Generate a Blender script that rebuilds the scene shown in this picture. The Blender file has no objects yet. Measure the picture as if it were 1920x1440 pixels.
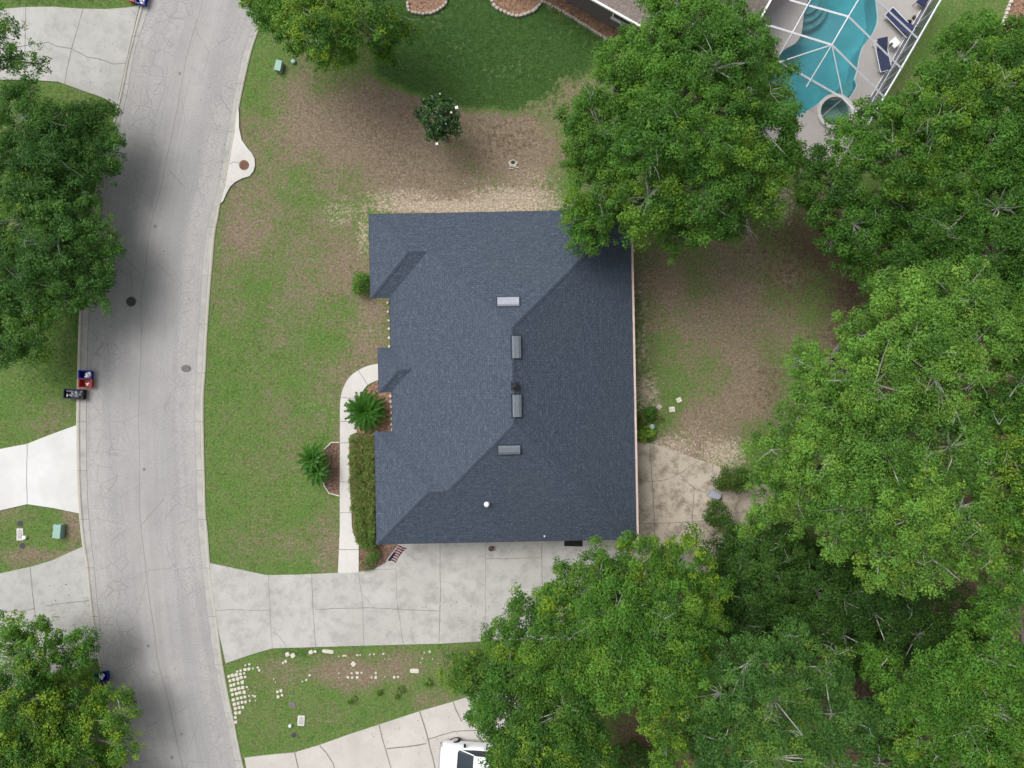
import bpy, math, random
import numpy as np
from mathutils import Vector, Matrix
from mathutils.geometry import tessellate_polygon
R = math.radians
rnd = random.Random(7)
rng = np.random.default_rng(11)
scene = bpy.context.scene
C = scene.collection

# ------------------------------------------------------------------ camera, sky, sun, exposure
H = 43.0                      # camera height in metres; 30 photo pixels are one metre on the ground
cam = bpy.data.cameras.new('camera')
cam.sensor_width = 36.0
cam.lens = 36.0 * H / 64.0
cam.clip_start = 0.5
cam.clip_end = 3000.0
camo = bpy.data.objects.new('camera', cam)
camo.location = (0, 0, H)
C.objects.link(camo)
scene.camera = camo

SUN_EL, SUN_AZ = 56.0, 143.0   # azimuth as a mathematical angle: the sun stands to the upper left of the picture
world = bpy.data.worlds.new('World')
scene.world = world
world.use_nodes = True
wn = world.node_tree
for n in list(wn.nodes): wn.nodes.remove(n)
sky = wn.nodes.new('ShaderNodeTexSky')
sky.sky_type = 'NISHITA'
sky.sun_disc = False
sky.sun_elevation = R(SUN_EL)
sky.sun_rotation = R(90.0 - SUN_AZ)
sky.air_density = 1.0
sky.dust_density = 6.0
sky.ozone_density = 1.0
hs = wn.nodes.new('ShaderNodeHueSaturation'); hs.inputs['Saturation'].default_value = 0.22
bg = wn.nodes.new('ShaderNodeBackground'); bg.inputs[1].default_value = 0.145
wo = wn.nodes.new('ShaderNodeOutputWorld')
wn.links.new(sky.outputs[0], hs.inputs['Color']); wn.links.new(hs.outputs[0], bg.inputs[0]); wn.links.new(bg.outputs[0], wo.inputs[0])
sl = bpy.data.lights.new('sun', 'SUN')
sl.energy = 1.45
sl.angle = R(38)
sl.color = (1.0, 0.97, 0.93)
so = bpy.data.objects.new('sun', sl)
sd = Vector((math.cos(R(SUN_EL)) * math.cos(R(SUN_AZ)), math.cos(R(SUN_EL)) * math.sin(R(SUN_AZ)), math.sin(R(SUN_EL))))
so.rotation_euler = sd.to_track_quat('Z', 'Y').to_euler()
so.location = sd * 80
C.objects.link(so)
scene.view_settings.view_transform = 'Standard'
scene.view_settings.look = 'None'
scene.view_settings.gamma = 1.0
scene.view_settings.use_curve_mapping = False
scene.view_settings.exposure = 0.17
scene.render.engine = 'CYCLES'
scene.render.resolution_x = 1024
scene.render.resolution_y = 768

# ------------------------------------------------------------------ helpers
def W(px, py, z=0.0):
    """photo pixel (1920 wide) of a point at height z -> world"""
    k = (H - z) / H / 30.0
    return Vector(((px - 960.0) * k, (720.0 - py) * k, z))
def WL(pts, z=0.0): return [W(p[0], p[1], z) for p in pts]
def xy(pts): return [(p.x, p.y) for p in pts]

class MB:
    def __init__(s): s.v = []; s.f = []; s.m = []; s.uv = []
    def add(s, vs, fs, mi=0, uv=None):
        b = len(s.v)
        s.v += [tuple(q) for q in vs]
        for i, f in enumerate(fs):
            s.f.append([b + k for k in f]); s.m.append(mi)
            s.uv.append(uv[i] if uv else None)
        return s
    def box(s, c, size, rz=0.0, mi=0, taper=1.0, M=None):
        hx, hy, hz = size[0] / 2, size[1] / 2, size[2] / 2
        vs = []
        for z, k in ((-hz, 1.0), (hz, taper)):
            for x, y in ((-hx, -hy), (hx, -hy), (hx, hy), (-hx, hy)):
                q = Vector((x * k, y * k, z))
                if M: q = M @ q
                q = Matrix.Rotation(rz, 3, 'Z') @ q
                vs.append(q + Vector(c))
        return s.add(vs, [(3, 2, 1, 0), (4, 5, 6, 7), (0, 1, 5, 4), (1, 2, 6, 5), (2, 3, 7, 6), (3, 0, 4, 7)], mi)
    def bbox(s, c, size, b=0.02, rz=0.0, mi=0):
        """box with a chamfered top edge"""
        hx, hy, hz = size[0] / 2, size[1] / 2, size[2] / 2
        vs = []
        for z, d in ((-hz, 0), (hz - b, 0), (hz, b)):
            for x, y in ((-hx + d, -hy + d), (hx - d, -hy + d), (hx - d, hy - d), (-hx + d, hy - d)):
                vs.append(Matrix.Rotation(rz, 3, 'Z') @ Vector((x, y, z)) + Vector(c))
        fs = [(3, 2, 1, 0), (8, 9, 10, 11)]
        for l in (0, 4):
            for k in range(4): fs.append((l + k, l + (k + 1) % 4, l + 4 + (k + 1) % 4, l + 4 + k))
        return s.add(vs, fs, mi)
    def prism(s, pts, z0, z1, mi=0, bottom=False):
        n = len(pts)
        a = sum(pts[i][0] * pts[(i + 1) % n][1] - pts[(i + 1) % n][0] * pts[i][1] for i in range(n))
        if a < 0: pts = pts[::-1]
        vs = [(p[0], p[1], z1) for p in pts] + [(p[0], p[1], z0) for p in pts]
        fs = [list(range(n))] + [(i, i + n, (i + 1) % n + n, (i + 1) % n) for i in range(n)]
        if bottom: fs.append([n + i for i in range(n)][::-1])
        return s.add(vs, fs, mi)
    def tube(s, pts, rad, k=6, mi=0, caps=True):
        pts = [Vector(p) for p in pts]
        if not hasattr(rad, '__len__'): rad = [rad] * len(pts)
        vs = []; fs = []
        for i, p in enumerate(pts):
            t = (pts[min(i + 1, len(pts) - 1)] - pts[max(i - 1, 0)])
            if t.length < 1e-6: t = Vector((0, 0, 1))
            t.normalize()
            a = t.cross(Vector((0, 0, 1)) if abs(t.z) < .95 else Vector((1, 0, 0))).normalized(); b = t.cross(a)
            for j in range(k):
                w = 2 * math.pi * j / k
                vs.append(p + (a * math.cos(w) + b * math.sin(w)) * rad[i])
        for i in range(len(pts) - 1):
            for j in range(k):
                fs.append((i * k + j, i * k + (j + 1) % k, (i + 1) * k + (j + 1) % k, (i + 1) * k + j))
        if caps:
            fs.append(list(range(k))); fs.append([(len(pts) - 1) * k + j for j in range(k)][::-1])
        return s.add(vs, fs, mi)
    def lathe(s, c, prof, k=20, mi=0, sx=1.0, sy=1.0):
        """prof: list of (r, z)"""
        vs = []; fs = []
        for r, z in prof:
            for j in range(k):
                w = 2 * math.pi * j / k
                vs.append((c[0] + r * sx * math.cos(w), c[1] + r * sy * math.sin(w), c[2] + z))
        for i in range(len(prof) - 1):
            for j in range(k):
                fs.append((i * k + j, i * k + (j + 1) % k, (i + 1) * k + (j + 1) % k, (i + 1) * k + j))
        fs.append([(len(prof) - 1) * k + j for j in range(k)])
        return s.add(vs, fs, mi)
    def ribbon(s, pts, w, z, mi=0):
        """flat strip along a 2-D polyline"""
        pts = [Vector((p[0], p[1])) for p in pts]
        vs = []
        for i, p in enumerate(pts):
            t = (pts[min(i + 1, len(pts) - 1)] - pts[max(i - 1, 0)]).normalized()
            n = Vector((-t.y, t.x)) * (w / 2 * (1.0 if not hasattr(z, '__len__') else 1.0))
            vs += [(p.x + n.x, p.y + n.y, z), (p.x - n.x, p.y - n.y, z)]
        return s.add(vs, [(2 * i, 2 * i + 1, 2 * i + 3, 2 * i + 2) for i in range(len(pts) - 1)], mi)
    def mesh(s, name, mats, smooth=False):
        me = bpy.data.meshes.new(name)
        me.from_pydata(s.v, [], s.f)
        for m in (mats if isinstance(mats, (list, tuple)) else [mats]): me.materials.append(m)
        me.polygons.foreach_set('material_index', s.m)
        if any(u is not None for u in s.uv):
            ul = me.uv_layers.new(name='UVMap')
            for p, u in zip(me.polygons, s.uv):
                if u:
                    for li, c in zip(p.loop_indices, u): ul.data[li].uv = c
        if smooth: me.polygons.foreach_set('use_smooth', [True] * len(me.polygons))
        me.update()
        return me
    def obj(s, name, mats, parent=None, smooth=False, loc=None, rot=None):
        o = bpy.data.objects.new(name, s.mesh(name, mats, smooth))
        C.objects.link(o)
        if parent: o.parent = parent
        if loc is not None: o.location = loc
        if rot is not None: o.rotation_euler = rot
        return o

def tag(o, label=None, cat=None, group=None, kind=None):
    if label: o['label'] = label
    if cat: o['category'] = cat
    if group: o['group'] = group
    if kind: o['kind'] = kind
    return o
def thing(name, label, cat, loc=(0, 0, 0), rz=0.0, group=None):
    o = bpy.data.objects.new(name, None)
    o.empty_display_size = 0.2
    C.objects.link(o)
    o.location = loc; o.rotation_euler = (0, 0, rz)
    return tag(o, label, cat, group)
def dup(root, loc, rz=None, label=None, group=None, scale=None):
    r = root.copy(); C.objects.link(r); r.location = loc
    if rz is not None: r.rotation_euler = (0, 0, rz)
    if scale is not None: r.scale = scale
    if label: r['label'] = label
    if group: r['group'] = group
    for ch in list(root.children):
        c = ch.copy(); C.objects.link(c); c.parent = r
        for g in list(ch.children):
            d = g.copy(); C.objects.link(d); d.parent = c
    return r
def struct(name, mb, mats, parent=None, **k):
    o = mb.obj(name, mats, parent, **k)
    if not parent: o['kind'] = 'structure'
    return o
def catmull(pts, n=8):
    P = [Vector(p[:2]) for p in pts]; P = [P[0] * 2 - P[1]] + P + [P[-1] * 2 - P[-2]]
    out = []
    for i in range(1, len(P) - 2):
        for j in range(n):
            t = j / n
            out.append(0.5 * ((2 * P[i]) + (P[i + 1] - P[i - 1]) * t + (2 * P[i - 1] - 5 * P[i] + 4 * P[i + 1] - P[i + 2]) * t * t + (3 * P[i] - P[i - 1] - 3 * P[i + 1] + P[i + 2]) * t ** 3))
    out.append(P[-2])
    return out
def inside(poly, X, Y):
    r = np.zeros(X.shape, bool); n = len(poly)
    for i in range(n):
        x1, y1 = poly[i][0], poly[i][1]; x2, y2 = poly[(i + 1) % n][0], poly[(i + 1) % n][1]
        if y1 == y2: continue
        c = ((y1 > Y) != (y2 > Y)) & (X < (x2 - x1) * (Y - y1) / (y2 - y1) + x1)
        r ^= c
    return r

# ------------------------------------------------------------------ materials
class NT:
    def __init__(s, name):
        s.m = bpy.data.materials.new(name); s.m.use_nodes = True
        s.t = s.m.node_tree
        for n in list(s.t.nodes): s.t.nodes.remove(n)
        s.out = s.n('OutputMaterial')
        s.p = s.n('BsdfPrincipled'); s.l(s.p, 0, s.out, 0)
    def n(s, t, **k):
        o = s.t.nodes.new('ShaderNode' + t)
        for a, b in k.items(): setattr(o, a, b)
        return o
    def l(s, a, i, b, j):
        if isinstance(a, tuple): a, i = a
        s.t.links.new(a.outputs[i], b.inputs[j])
    def coord(s, kind='Object'): return (s.n('TexCoord'), kind)
    def attr(s, name, o='Fac'):
        a = s.n('Attribute'); a.attribute_name = name; return (a, o)
    def put(s, x, node, j):
        if x is None: return
        if isinstance(x, tuple) and len(x) == 2 and hasattr(x[0], 'outputs'): s.t.links.new(x[0].outputs[x[1]], node.inputs[j])
        elif hasattr(x, '__len__'): node.inputs[j].default_value = (list(x) + [1.0])[:4] if len(node.inputs[j].default_value) == 4 else x
        else: node.inputs[j].default_value = x
    def noise(s, scale, detail=3, rough=.55, co=None, dist=0.0, o='Fac'):
        a = s.n('TexNoise'); a.inputs['Scale'].default_value = scale; a.inputs['Detail'].default_value = detail
        a.inputs['Roughness'].default_value = rough; a.inputs['Distortion'].default_value = dist
        s.put(co or s.coord(), a, 'Vector'); return (a, o)
    def mapping(s, co, scale=(1, 1, 1), rot=(0, 0, 0), loc=(0, 0, 0)):
        a = s.n('Mapping'); a.inputs['Scale'].default_value = scale; a.inputs['Rotation'].default_value = rot; a.inputs['Location'].default_value = loc
        s.put(co, a, 'Vector'); return (a, 0)
    def ramp(s, x, a, b, lo=0.0, hi=1.0):
        r = s.n('MapRange'); r.inputs[1].default_value = a; r.inputs[2].default_value = b; r.inputs[3].default_value = lo; r.inputs[4].default_value = hi
        s.put(x, r, 0); return (r, 0)
    def math(s, op, a, b=0.0, clamp=False):
        r = s.n('Math', operation=op); r.use_clamp = clamp; s.put(a, r, 0); s.put(b, r, 1); return (r, 0)
    def mix(s, f, a, b, bt='MIX'):
        r = s.n('MixRGB', blend_type=bt); s.put(f, r, 0); s.put(a, r, 1); s.put(b, r, 2); return (r, 0)
    def bump(s, h, strength=.3, dist=.02):
        r = s.n('Bump'); r.inputs['Strength'].default_value = strength; r.inputs['Distance'].default_value = dist
        s.put(h, r, 'Height'); s.t.links.new(r.outputs[0], s.p.inputs['Normal'])
    def done(s, col=None, rough=.8, spec=.3, metal=0.0):
        s.put(col, s.p, 'Base Color'); s.put(rough, s.p, 'Roughness'); s.p.inputs['Specular IOR Level'].default_value = spec
        s.p.inputs['Metallic'].default_value = metal
        return s.m

def plain(name, col, rough=.6, var=.12, scale=6.0, spec=.3, metal=0.0, bump=0.0):
    t = NT(name)
    n = t.noise(scale, 4)
    c = t.mix(t.ramp(n, .3, .7), tuple(x * (1 - var) for x in col), tuple(min(1, x * (1 + var)) for x in col))
    if bump: t.bump(n, bump, .01)
    return t.done(c, rough, spec, metal)

def concrete(name, base, stain, dirty=.35, warm=(1, 1, 1)):
    t = NT(name)
    big = t.noise(.35, 5, .6); mid = t.noise(1.1, 7, .74); fine = t.noise(14, 4, .7); grain = t.noise(60, 2, .5)
    c = t.mix(t.ramp(big, .38, .66), base, tuple(b * w for b, w in zip(base, (.86, .86, .85))))
    c = t.mix(t.math('MULTIPLY', t.ramp(mid, .46, .68), dirty), c, stain)
    c = t.mix(t.ramp(fine, .56, .72, 0, .4 * dirty + .05), c, stain)
    c = t.mix(.16, c, t.mix(t.ramp(grain, .3, .7), (.25, .25, .25), (1, 1, 1)), 'MULTIPLY')
    # hairline cracks
    v = t.n('TexVoronoi', feature='DISTANCE_TO_EDGE'); v.inputs['Scale'].default_value = .32
    wob = t.mix(.12, t.coord(), t.noise(3, 3, o='Color'), 'ADD'); t.put(wob, v, 'Vector')
    cr = t.math('MULTIPLY', t.ramp((v, 0), 0, .006, 1, 0), t.ramp(t.noise(.5, 2), .56, .6))
    c = t.mix(t.math('MULTIPLY', cr, .4), c, tuple(x * .4 for x in base))
    t.bump(fine, .15, .004)
    return t.done(c, .85, .25)
M = {}
M['conc'] = concrete('pale_concrete', (.47, .46, .44), (.27, .26, .245), .7)
M['conc_white'] = concrete('bright_concrete', (.66, .66, .655), (.45, .44, .42), .15)
M['conc_grey'] = concrete('grey_concrete', (.45, .445, .43), (.26, .255, .23), .5)
M['conc_path'] = concrete('path_concrete', (.62, .60, .575), (.42, .40, .37), .25)
M['conc_pink'] = concrete('pinkish_concrete', (.55, .52, .49), (.36, .33, .30), .3)
M['patio'] = concrete('stained_patio_concrete', (.49, .43, .355), (.15, .12, .085), 1.0)
M['deck'] = concrete('pool_deck_concrete', (.43, .405, .39), (.27, .25, .23), .3)
M['joint'] = plain('joint_line', (.20, .19, .17), .95, .3, 3)
M['seam'] = plain('asphalt_seam', (.16, .158, .155), .95, .25, 2)

def kerbmat():
    t = NT('kerb_concrete')
    uv = t.n('UVMap'); sep = t.n('SeparateXYZ'); t.put((uv, 0), sep, 0)
    mid = t.noise(1.2, 5, .65); fine = t.noise(16, 4, .7)
    c = t.mix(t.ramp(mid, .38, .66), (.40, .39, .37), (.31, .305, .29))
    c = t.mix(t.ramp((sep, 0), .18, .30, 1, 0), c, (.43, .41, .35))          # the raised back edge is cleaner and yellower
    c = t.mix(t.math('MULTIPLY', t.ramp(t.math('ABSOLUTE', t.math('SUBTRACT', (sep, 0), .33)), 0, .07, 1, 0), t.ramp(t.noise(.25, 3), .4, .6, .15, .8)), c, (.17, .165, .15))
    c = t.mix(t.ramp((sep, 0), .93, 1.0, 0, .6), c, (.16, .155, .15))
    fr = t.math('FRACT', t.math('DIVIDE', (sep, 1), 3.05))
    c = t.mix(t.ramp(fr, .0, .018, .75, 0), c, (.12, .12, .11))
    c = t.mix(t.ramp(fine, .55, .75, 0, .35), c, (.2, .195, .18))
    t.bump(fine, .2, .005)
    return t.done(c, .9, .2)
M['kerb'] = kerbmat()

def roadmat():
    t = NT('aged_asphalt')
    uv = t.n('UVMap'); sep = t.n('SeparateXYZ'); t.put((uv, 0), sep, 0)
    st = t.noise(1.0, 4, .6, t.mapping((uv, 0), (26, .10, 1)))
    st2 = t.noise(1.0, 3, .6, t.mapping((uv, 0), (6, .05, 1), loc=(3, 1, 0)))
    big = t.noise(.16, 4, .6); mid = t.noise(1.1, 5, .6); grain = t.noise(20, 3, .7); g2 = t.noise(55, 2, .6)
    c = t.mix(t.ramp(big, .36, .66), (.385, .375, .368), (.305, .299, .296))
    c = t.mix(t.ramp(st, .4, .65, 0, .38), c, (.29, .287, .29))
    c = t.mix(t.ramp(st2, .45, .62, 0, .4), c, (.44, .43, .42))
    c = t.mix(t.ramp(mid, .5, .7, 0, .4), c, (.29, .287, .285))
    for cx, w in ((.27, .11), (.73, .11)):                                     # tyre-polished lanes
        c = t.mix(t.ramp(t.math('ABSOLUTE', t.math('SUBTRACT', (sep, 0), cx)), .03, w, .25, 0), c, (.285, .283, .288))
    c = t.mix(.6, c, t.mix(t.ramp(grain, .32, .68), (.62, .62, .62), (1.25, 1.25, 1.25)), 'MULTIPLY')
    c = t.mix(.35, c, t.mix(t.ramp(g2, .3, .7), (.55, .55, .55), (1.3, 1.3, 1.3)), 'MULTIPLY')
    # alligator cracks, mostly in the left lane
    wob = t.mix(.10, t.coord(), t.noise(4, 3, o='Color'), 'ADD')
    v = t.n('TexVoronoi', feature='DISTANCE_TO_EDGE'); v.inputs['Scale'].default_value = 1.15; t.put(wob, v, 'Vector')
    zone = t.math('MULTIPLY', t.math('MAXIMUM', t.ramp(t.math('ABSOLUTE', t.math('SUBTRACT', (sep, 0), .2)), .08, .24, 1, 0), t.ramp(t.math('ABSOLUTE', t.math('SUBTRACT', (sep, 0), .86)), .03, .12, .7, 0)), t.ramp(t.noise(.22, 3), .40, .52, .25, 1))
    cr = t.math('MULTIPLY', t.ramp((v, 0), 0, .028, 1, 0), zone)
    v2 = t.n('TexVoronoi', feature='DISTANCE_TO_EDGE'); v2.inputs['Scale'].default_value = .42; t.put(wob, v2, 'Vector')
    cr2 = t.math('MULTIPLY', t.ramp((v2, 0), 0, .009, 1, 0), t.ramp(t.noise(.3, 2, co=t.mapping(t.coord(), loc=(9, 4, 0))), .5, .55))
    cr = t.math('MAXIMUM', cr, cr2)
    seam = t.ramp(t.math('ABSOLUTE', t.math('SUBTRACT', (sep, 0), t.math('ADD', .485, t.ramp(t.noise(.12, 2), .3, .7, -.02, .02)))), .001, .006, .5, 0)
    cr = t.math('MAXIMUM', t.math('MULTIPLY', cr, .48), seam)
    c = t.mix(cr, c, (.13, .125, .12))
    spot = t.n('TexVoronoi'); spot.inputs['Scale'].default_value = .45; t.put(t.coord(), spot, 'Vector')
    c = t.mix(t.ramp((spot, 0), .03, .06, .7, 0), c, (.11, .11, .11))
    oil = t.math('MULTIPLY', t.ramp(t.noise(1.6, 5, .7, t.mapping((uv, 0), (5, .6, 1))), .62, .74, 0, .45), t.ramp(t.math('ABSOLUTE', t.math('SUBTRACT', (sep, 0), .5)), .1, .4, 1, .3))
    c = t.mix(oil, c, (.2, .198, .195))
    t.bump(grain, .35, .008)
    return t.done(c, .9, .2)
M['road'] = roadmat()

def groundmat():
    t = NT('lawn_and_soil')
    n0 = t.noise(.9, 5, .62); n1 = t.noise(3.2, 5, .68); n2 = t.noise(9, 4, .7); n3 = t.noise(26, 3, .7); n4 = t.noise(5.5, 4, .6, dist=1.2)
    dry = t.attr('dry'); sand = t.attr('sand'); lush = t.attr('lush'); litter = t.attr('litter')
    green = t.mix(t.ramp(n0, .38, .62), (.078, .174, .031), (.116, .176, .052))
    green = t.mix(t.ramp(n2, .45, .68, 0, .55), green, (.185, .180, .085))
    green = t.mix(t.ramp(n1, .52, .66, 0, .5), green, (.060, .120, .025))
    deep = t.mix(t.ramp(n1, .35, .65), (.030, .078, .018), (.058, .112, .030))  # dark grass green, with some tree shade mixed into the colour
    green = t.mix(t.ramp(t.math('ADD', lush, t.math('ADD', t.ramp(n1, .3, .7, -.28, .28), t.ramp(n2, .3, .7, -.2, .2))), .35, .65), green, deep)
    brown = t.mix(t.ramp(n1, .35, .65), (.250, .194, .146), (.165, .126, .094))
    brown = t.mix(t.ramp(n2, .5, .68, 0, .7), brown, (.300, .240, .175))
    brown = t.mix(t.ramp(n4, .56, .68, 0, .55), brown, (.085, .095, .035))
    k = t.math('ADD', dry, t.math('ADD', t.ramp(n1, .25, .75, -.40, .40), t.ramp(n2, .25, .75, -.26, .26)))
    k = t.math('ADD', k, t.ramp(t.noise(.24, 4, .6), .35, .65, -.26, .26))
    mid_ = t.mix(t.ramp(n2, .35, .65), (.165, .176, .084), (.108, .156, .050))
    c = t.mix(t.ramp(k, .22, .42), green, mid_)
    c = t.mix(t.ramp(k, .45, .72), c, brown)
    lit = t.mix(t.ramp(n2, .35, .65), (.085, .060, .040), (.140, .100, .068))
    c = t.mix(t.ramp(t.math('ADD', litter, t.ramp(n1, .3, .7, -.3, .3)), .35, .75), c, lit)
    sc = t.mix(t.ramp(n2, .42, .58), (.50, .425, .345), (.30, .24, .18))
    ks = t.math('ADD', sand, t.math('ADD', t.ramp(t.noise(6.5, 6, .75), .3, .7, -.36, .36), t.ramp(n1, .3, .7, -.26, .26)))
    c = t.mix(t.ramp(ks, .42, .82), c, sc)
    # straw specks everywhere, fine dark gaps between tufts
    c = t.mix(t.math('MULTIPLY', t.ramp(n3, .60, .74, 0, .75), t.ramp(lush, .2, .7, 1, .15)), c, (.27, .235, .14))
    c = t.mix(.8, c, t.mix(t.ramp(t.noise(7, 6, .82), .36, .64), (.50, .50, .48), (1.42, 1.42, 1.40)), 'MULTIPLY')
    h = t.math('ADD', n2, t.math('MULTIPLY', n3, .6))
    t.bump(h, .7, .05)
    return t.done(c, .95, .12)
M['ground'] = groundmat()

def shingle(name, cols, grey):
    t = NT(name)
    uv = t.n('UVMap')
    b = t.n('TexBrick'); b.offset = .37; b.squash = 1.0
    b.inputs['Scale'].default_value = 1.0; b.inputs['Brick Width'].default_value = .30; b.inputs['Row Height'].default_value = .145
    b.inputs['Mortar Size'].default_value = .011; b.inputs['Mortar Smooth'].default_value = .3
    b.inputs['Color1'].default_value = (*cols[0], 1); b.inputs['Color2'].default_value = (*cols[1], 1); b.inputs['Mortar'].default_value = (*cols[2], 1)
    t.put((uv, 0), b, 'Vector')
    n = t.noise(2.6, 3, .7, t.mapping((uv, 0), (1.0, 1.5, 1))); f = t.noise(7.5, 4, .8, (uv, 0)); big = t.noise(.35, 3, .5)
    c = t.mix(t.ramp(n, .52, .66, 0, .7), (b, 0), cols[3])
    c = t.mix(t.ramp(f, .55, .68, 0, .8), c, cols[4])
    c = t.mix(t.ramp(f, .32, .46, .75, 0), c, cols[2])
    c = t.mix(t.ramp(big, .3, .7, 0, .25), c, grey)
    t.bump(t.math('SUBTRACT', f, (b, 1)), .35, .01)
    return t.done(c, .85, .35)
M['shingle'] = shingle('blue_grey_shingle', [(.045, .060, .090), (.061, .079, .112), (.021, .029, .048), (.076, .098, .130), (.150, .184, .228)], (.056, .073, .090))
M['shingle_brown'] = shingle('brown_shingle', [(.20, .165, .145), (.26, .22, .20), (.10, .085, .08), (.32, .28, .26), (.38, .35, .33)], (.23, .19, .18))
M['cap'] = shingle('cap_shingle', [(.050, .066, .100), (.066, .083, .118), (.030, .040, .060), (.080, .100, .130), (.12, .145, .18)], (.060, .078, .096))
M['fascia'] = plain('white_fascia', (.70, .68, .66), .5, .06)
M['gutter'] = plain('pinkish_gutter_metal', (.52, .42, .38), .45, .12, 3)
M['stucco'] = plain('cream_stucco', (.60, .54, .46), .9, .06, 20, bump=.2)
M['stucco_grey'] = plain('grey_stucco', (.17, .155, .155), .9, .07, 12, bump=.2)
M['white'] = plain('white_paint', (.80, .80, .80), .4, .04)
M['white_metal'] = plain('white_aluminium', (.68, .70, .74), .35, .05)
M['vent'] = plain('grey_vent_metal', (.135, .155, .18), .5, .1)
M['vent_light'] = plain('silver_vent_metal', (.30, .32, .38), .45, .08)
M['black'] = plain('black_plastic', (.012, .014, .016), .45, .2)
M['iron'] = plain('cast_iron', (.055, .052, .05), .7, .35, 30)
M['iron_grey'] = plain('dusty_iron', (.15, .14, .13), .8, .3, 20)
M['blue'] = plain('blue_plastic', (.006, .018, .24), .4, .12)
M['red'] = plain('red_plastic', (.36, .035, .02), .45, .2)
M['green_box'] = plain('pale_green_cabinet_paint', (.25, .40, .34), .5, .1)
M['mulch'] = plain('brown_mulch', (.15, .095, .07), .95, .65, 9, bump=.8)
M['mulch_red'] = plain('red_mulch', (.23, .14, .095), .95, .65, 8, bump=.8)
M['stone'] = plain('pale_limestone', (.54, .51, .44), .9, .25, 9, bump=.4)
M['stone_grey'] = plain('weathered_limestone', (.40, .36, .31), .9, .25, 7, bump=.5)
M['bark'] = plain('grey_bark', (.20, .18, .155), .95, .35, 9, bump=.8)
M['twig'] = plain('pale_twig', (.34, .34, .32), .9, .25, 9)
M['glass_dark'] = plain('dark_glass', (.02, .03, .04), .08, .1, spec=.6)
M['glass_house'] = plain('window_glass', (.03, .045, .055), .08, .1, spec=.6)
M['navy'] = plain('navy_sling_fabric', (.025, .032, .085), .8, .1)
M['terracotta'] = plain('brown_clay', (.15, .075, .05), .8, .3)
M['tyre'] = plain('tyre_rubber', (.018, .018, .018), .85, .2)
M['chrome'] = plain('silver_alloy', (.5, .5, .52), .3, .05, metal=.6)
M['flag_red'] = plain('flag_red', (.34, .02, .035), .8, .05)
M['flag_white'] = plain('flag_white', (.78, .76, .78), .8, .04)
M['flag_blue'] = plain('flag_blue', (.02, .025, .12), .8, .05)
M['garage'] = plain('garage_door_paint', (.66, .62, .56), .5, .04)
M['wood'] = plain('brown_wood', (.14, .07, .035), .6, .3, 8)
t = NT('white_car_paint'); t.p.inputs['Coat Weight'].default_value = .7; M['car'] = t.done((.78, .81, .85), .35, .5)
t = NT('grey_bumper'); M['bumper'] = t.done(t.mix(t.noise(5), (.22, .22, .23), (.3, .3, .31)), .6)

def leafmat(name, dark, light, tip, trans=.3, rough=.5):
    t = NT(name)
    tone = t.attr('tone'); warm = t.attr('warm')
    c = t.mix(tone, dark, light)
    c = t.mix(warm, c, tip)
    t.put(c, t.p, 'Base Color'); t.p.inputs['Roughness'].default_value = rough; t.p.inputs['Specular IOR Level'].default_value = .2
    tr = t.n('BsdfTranslucent'); t.put(t.mix(1.0, c, (1.25, 1.35, .6), 'MULTIPLY'), tr, 0)
    ms = t.n('MixShader'); ms.inputs[0].default_value = trans
    t.l(t.p, 0, ms, 1); t.l(tr, 0, ms, 2); t.l(ms, 0, t.out, 0)
    return t.m
M['leaf'] = leafmat('oak_leaves', (.030, .096, .014), (.108, .262, .034), (.24, .36, .030))
M['leaf_deep'] = leafmat('dense_leaves', (.028, .082, .013), (.082, .210, .028), (.20, .31, .03))
M['leaf_blue'] = leafmat('soft_grey_green_leaves', (.040, .118, .028), (.128, .280, .064), (.22, .34, .05), .48)
M['leaf_light'] = leafmat('light_oak_leaves', (.048, .128, .020), (.172, .355, .056), (.30, .42, .05))
M['leaf_glossy'] = leafmat('glossy_magnolia_leaves', (.016, .050, .012), (.045, .115, .026), (.09, .15, .03), .1, .25)
M['leaf_hedge'] = leafmat('hedge_leaves', (.060, .125, .020), (.145, .240, .042), (.28, .23, .10))
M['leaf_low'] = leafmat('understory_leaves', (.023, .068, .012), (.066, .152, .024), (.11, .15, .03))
M['frond'] = leafmat('palm_frond', (.022, .085, .010), (.070, .210, .022), (.18, .2, .04), .2, .35)

def water(name, tint):
    t = NT(name)
    tr = t.n('BsdfTransparent'); tr.inputs[0].default_value = (*tint, 1)
    gl = t.n('BsdfGlossy'); gl.inputs['Roughness'].default_value = .06
    fr = t.n('Fresnel'); fr.inputs[0].default_value = 1.33
    b = t.n('Bump'); b.inputs['Strength'].default_value = .25; b.inputs['Distance'].default_value = .03
    t.put(t.noise(2.5, 3, .6), b, 'Height'); t.l(b, 0, gl, 'Normal'); t.l(b, 0, fr, 'Normal')
    ms = t.n('MixShader'); t.l(fr, 0, ms, 0); t.l(tr, 0, ms, 1); t.l(gl, 0, ms, 2); t.l(ms, 0, t.out, 0)
    return t.m
M['water'] = water('pool_water', (.35, .66, .69))
M['water_spa'] = water('spa_water', (.62, .78, .76))
M['plaster'] = plain('blue_pool_plaster', (.36, .56, .60), .7, .16, .8)
M['plaster_spa'] = plain('grey_spa_plaster', (.42, .50, .50), .7, .15, 2)
def screen(name, opacity, col):
    t = NT(name)
    tr = t.n('BsdfTransparent'); ms = t.n('MixShader'); ms.inputs[0].default_value = opacity
    t.put(t.mix(t.noise(.8), col, tuple(c * .8 for c in col)), t.p, 'Base Color')
    t.l(tr, 0, ms, 1); t.l(t.p, 0, ms, 2); t.l(ms, 0, t.out, 0)
    return t.m
M['screen'] = screen('insect_screen', .12, (.12, .13, .16))
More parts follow.
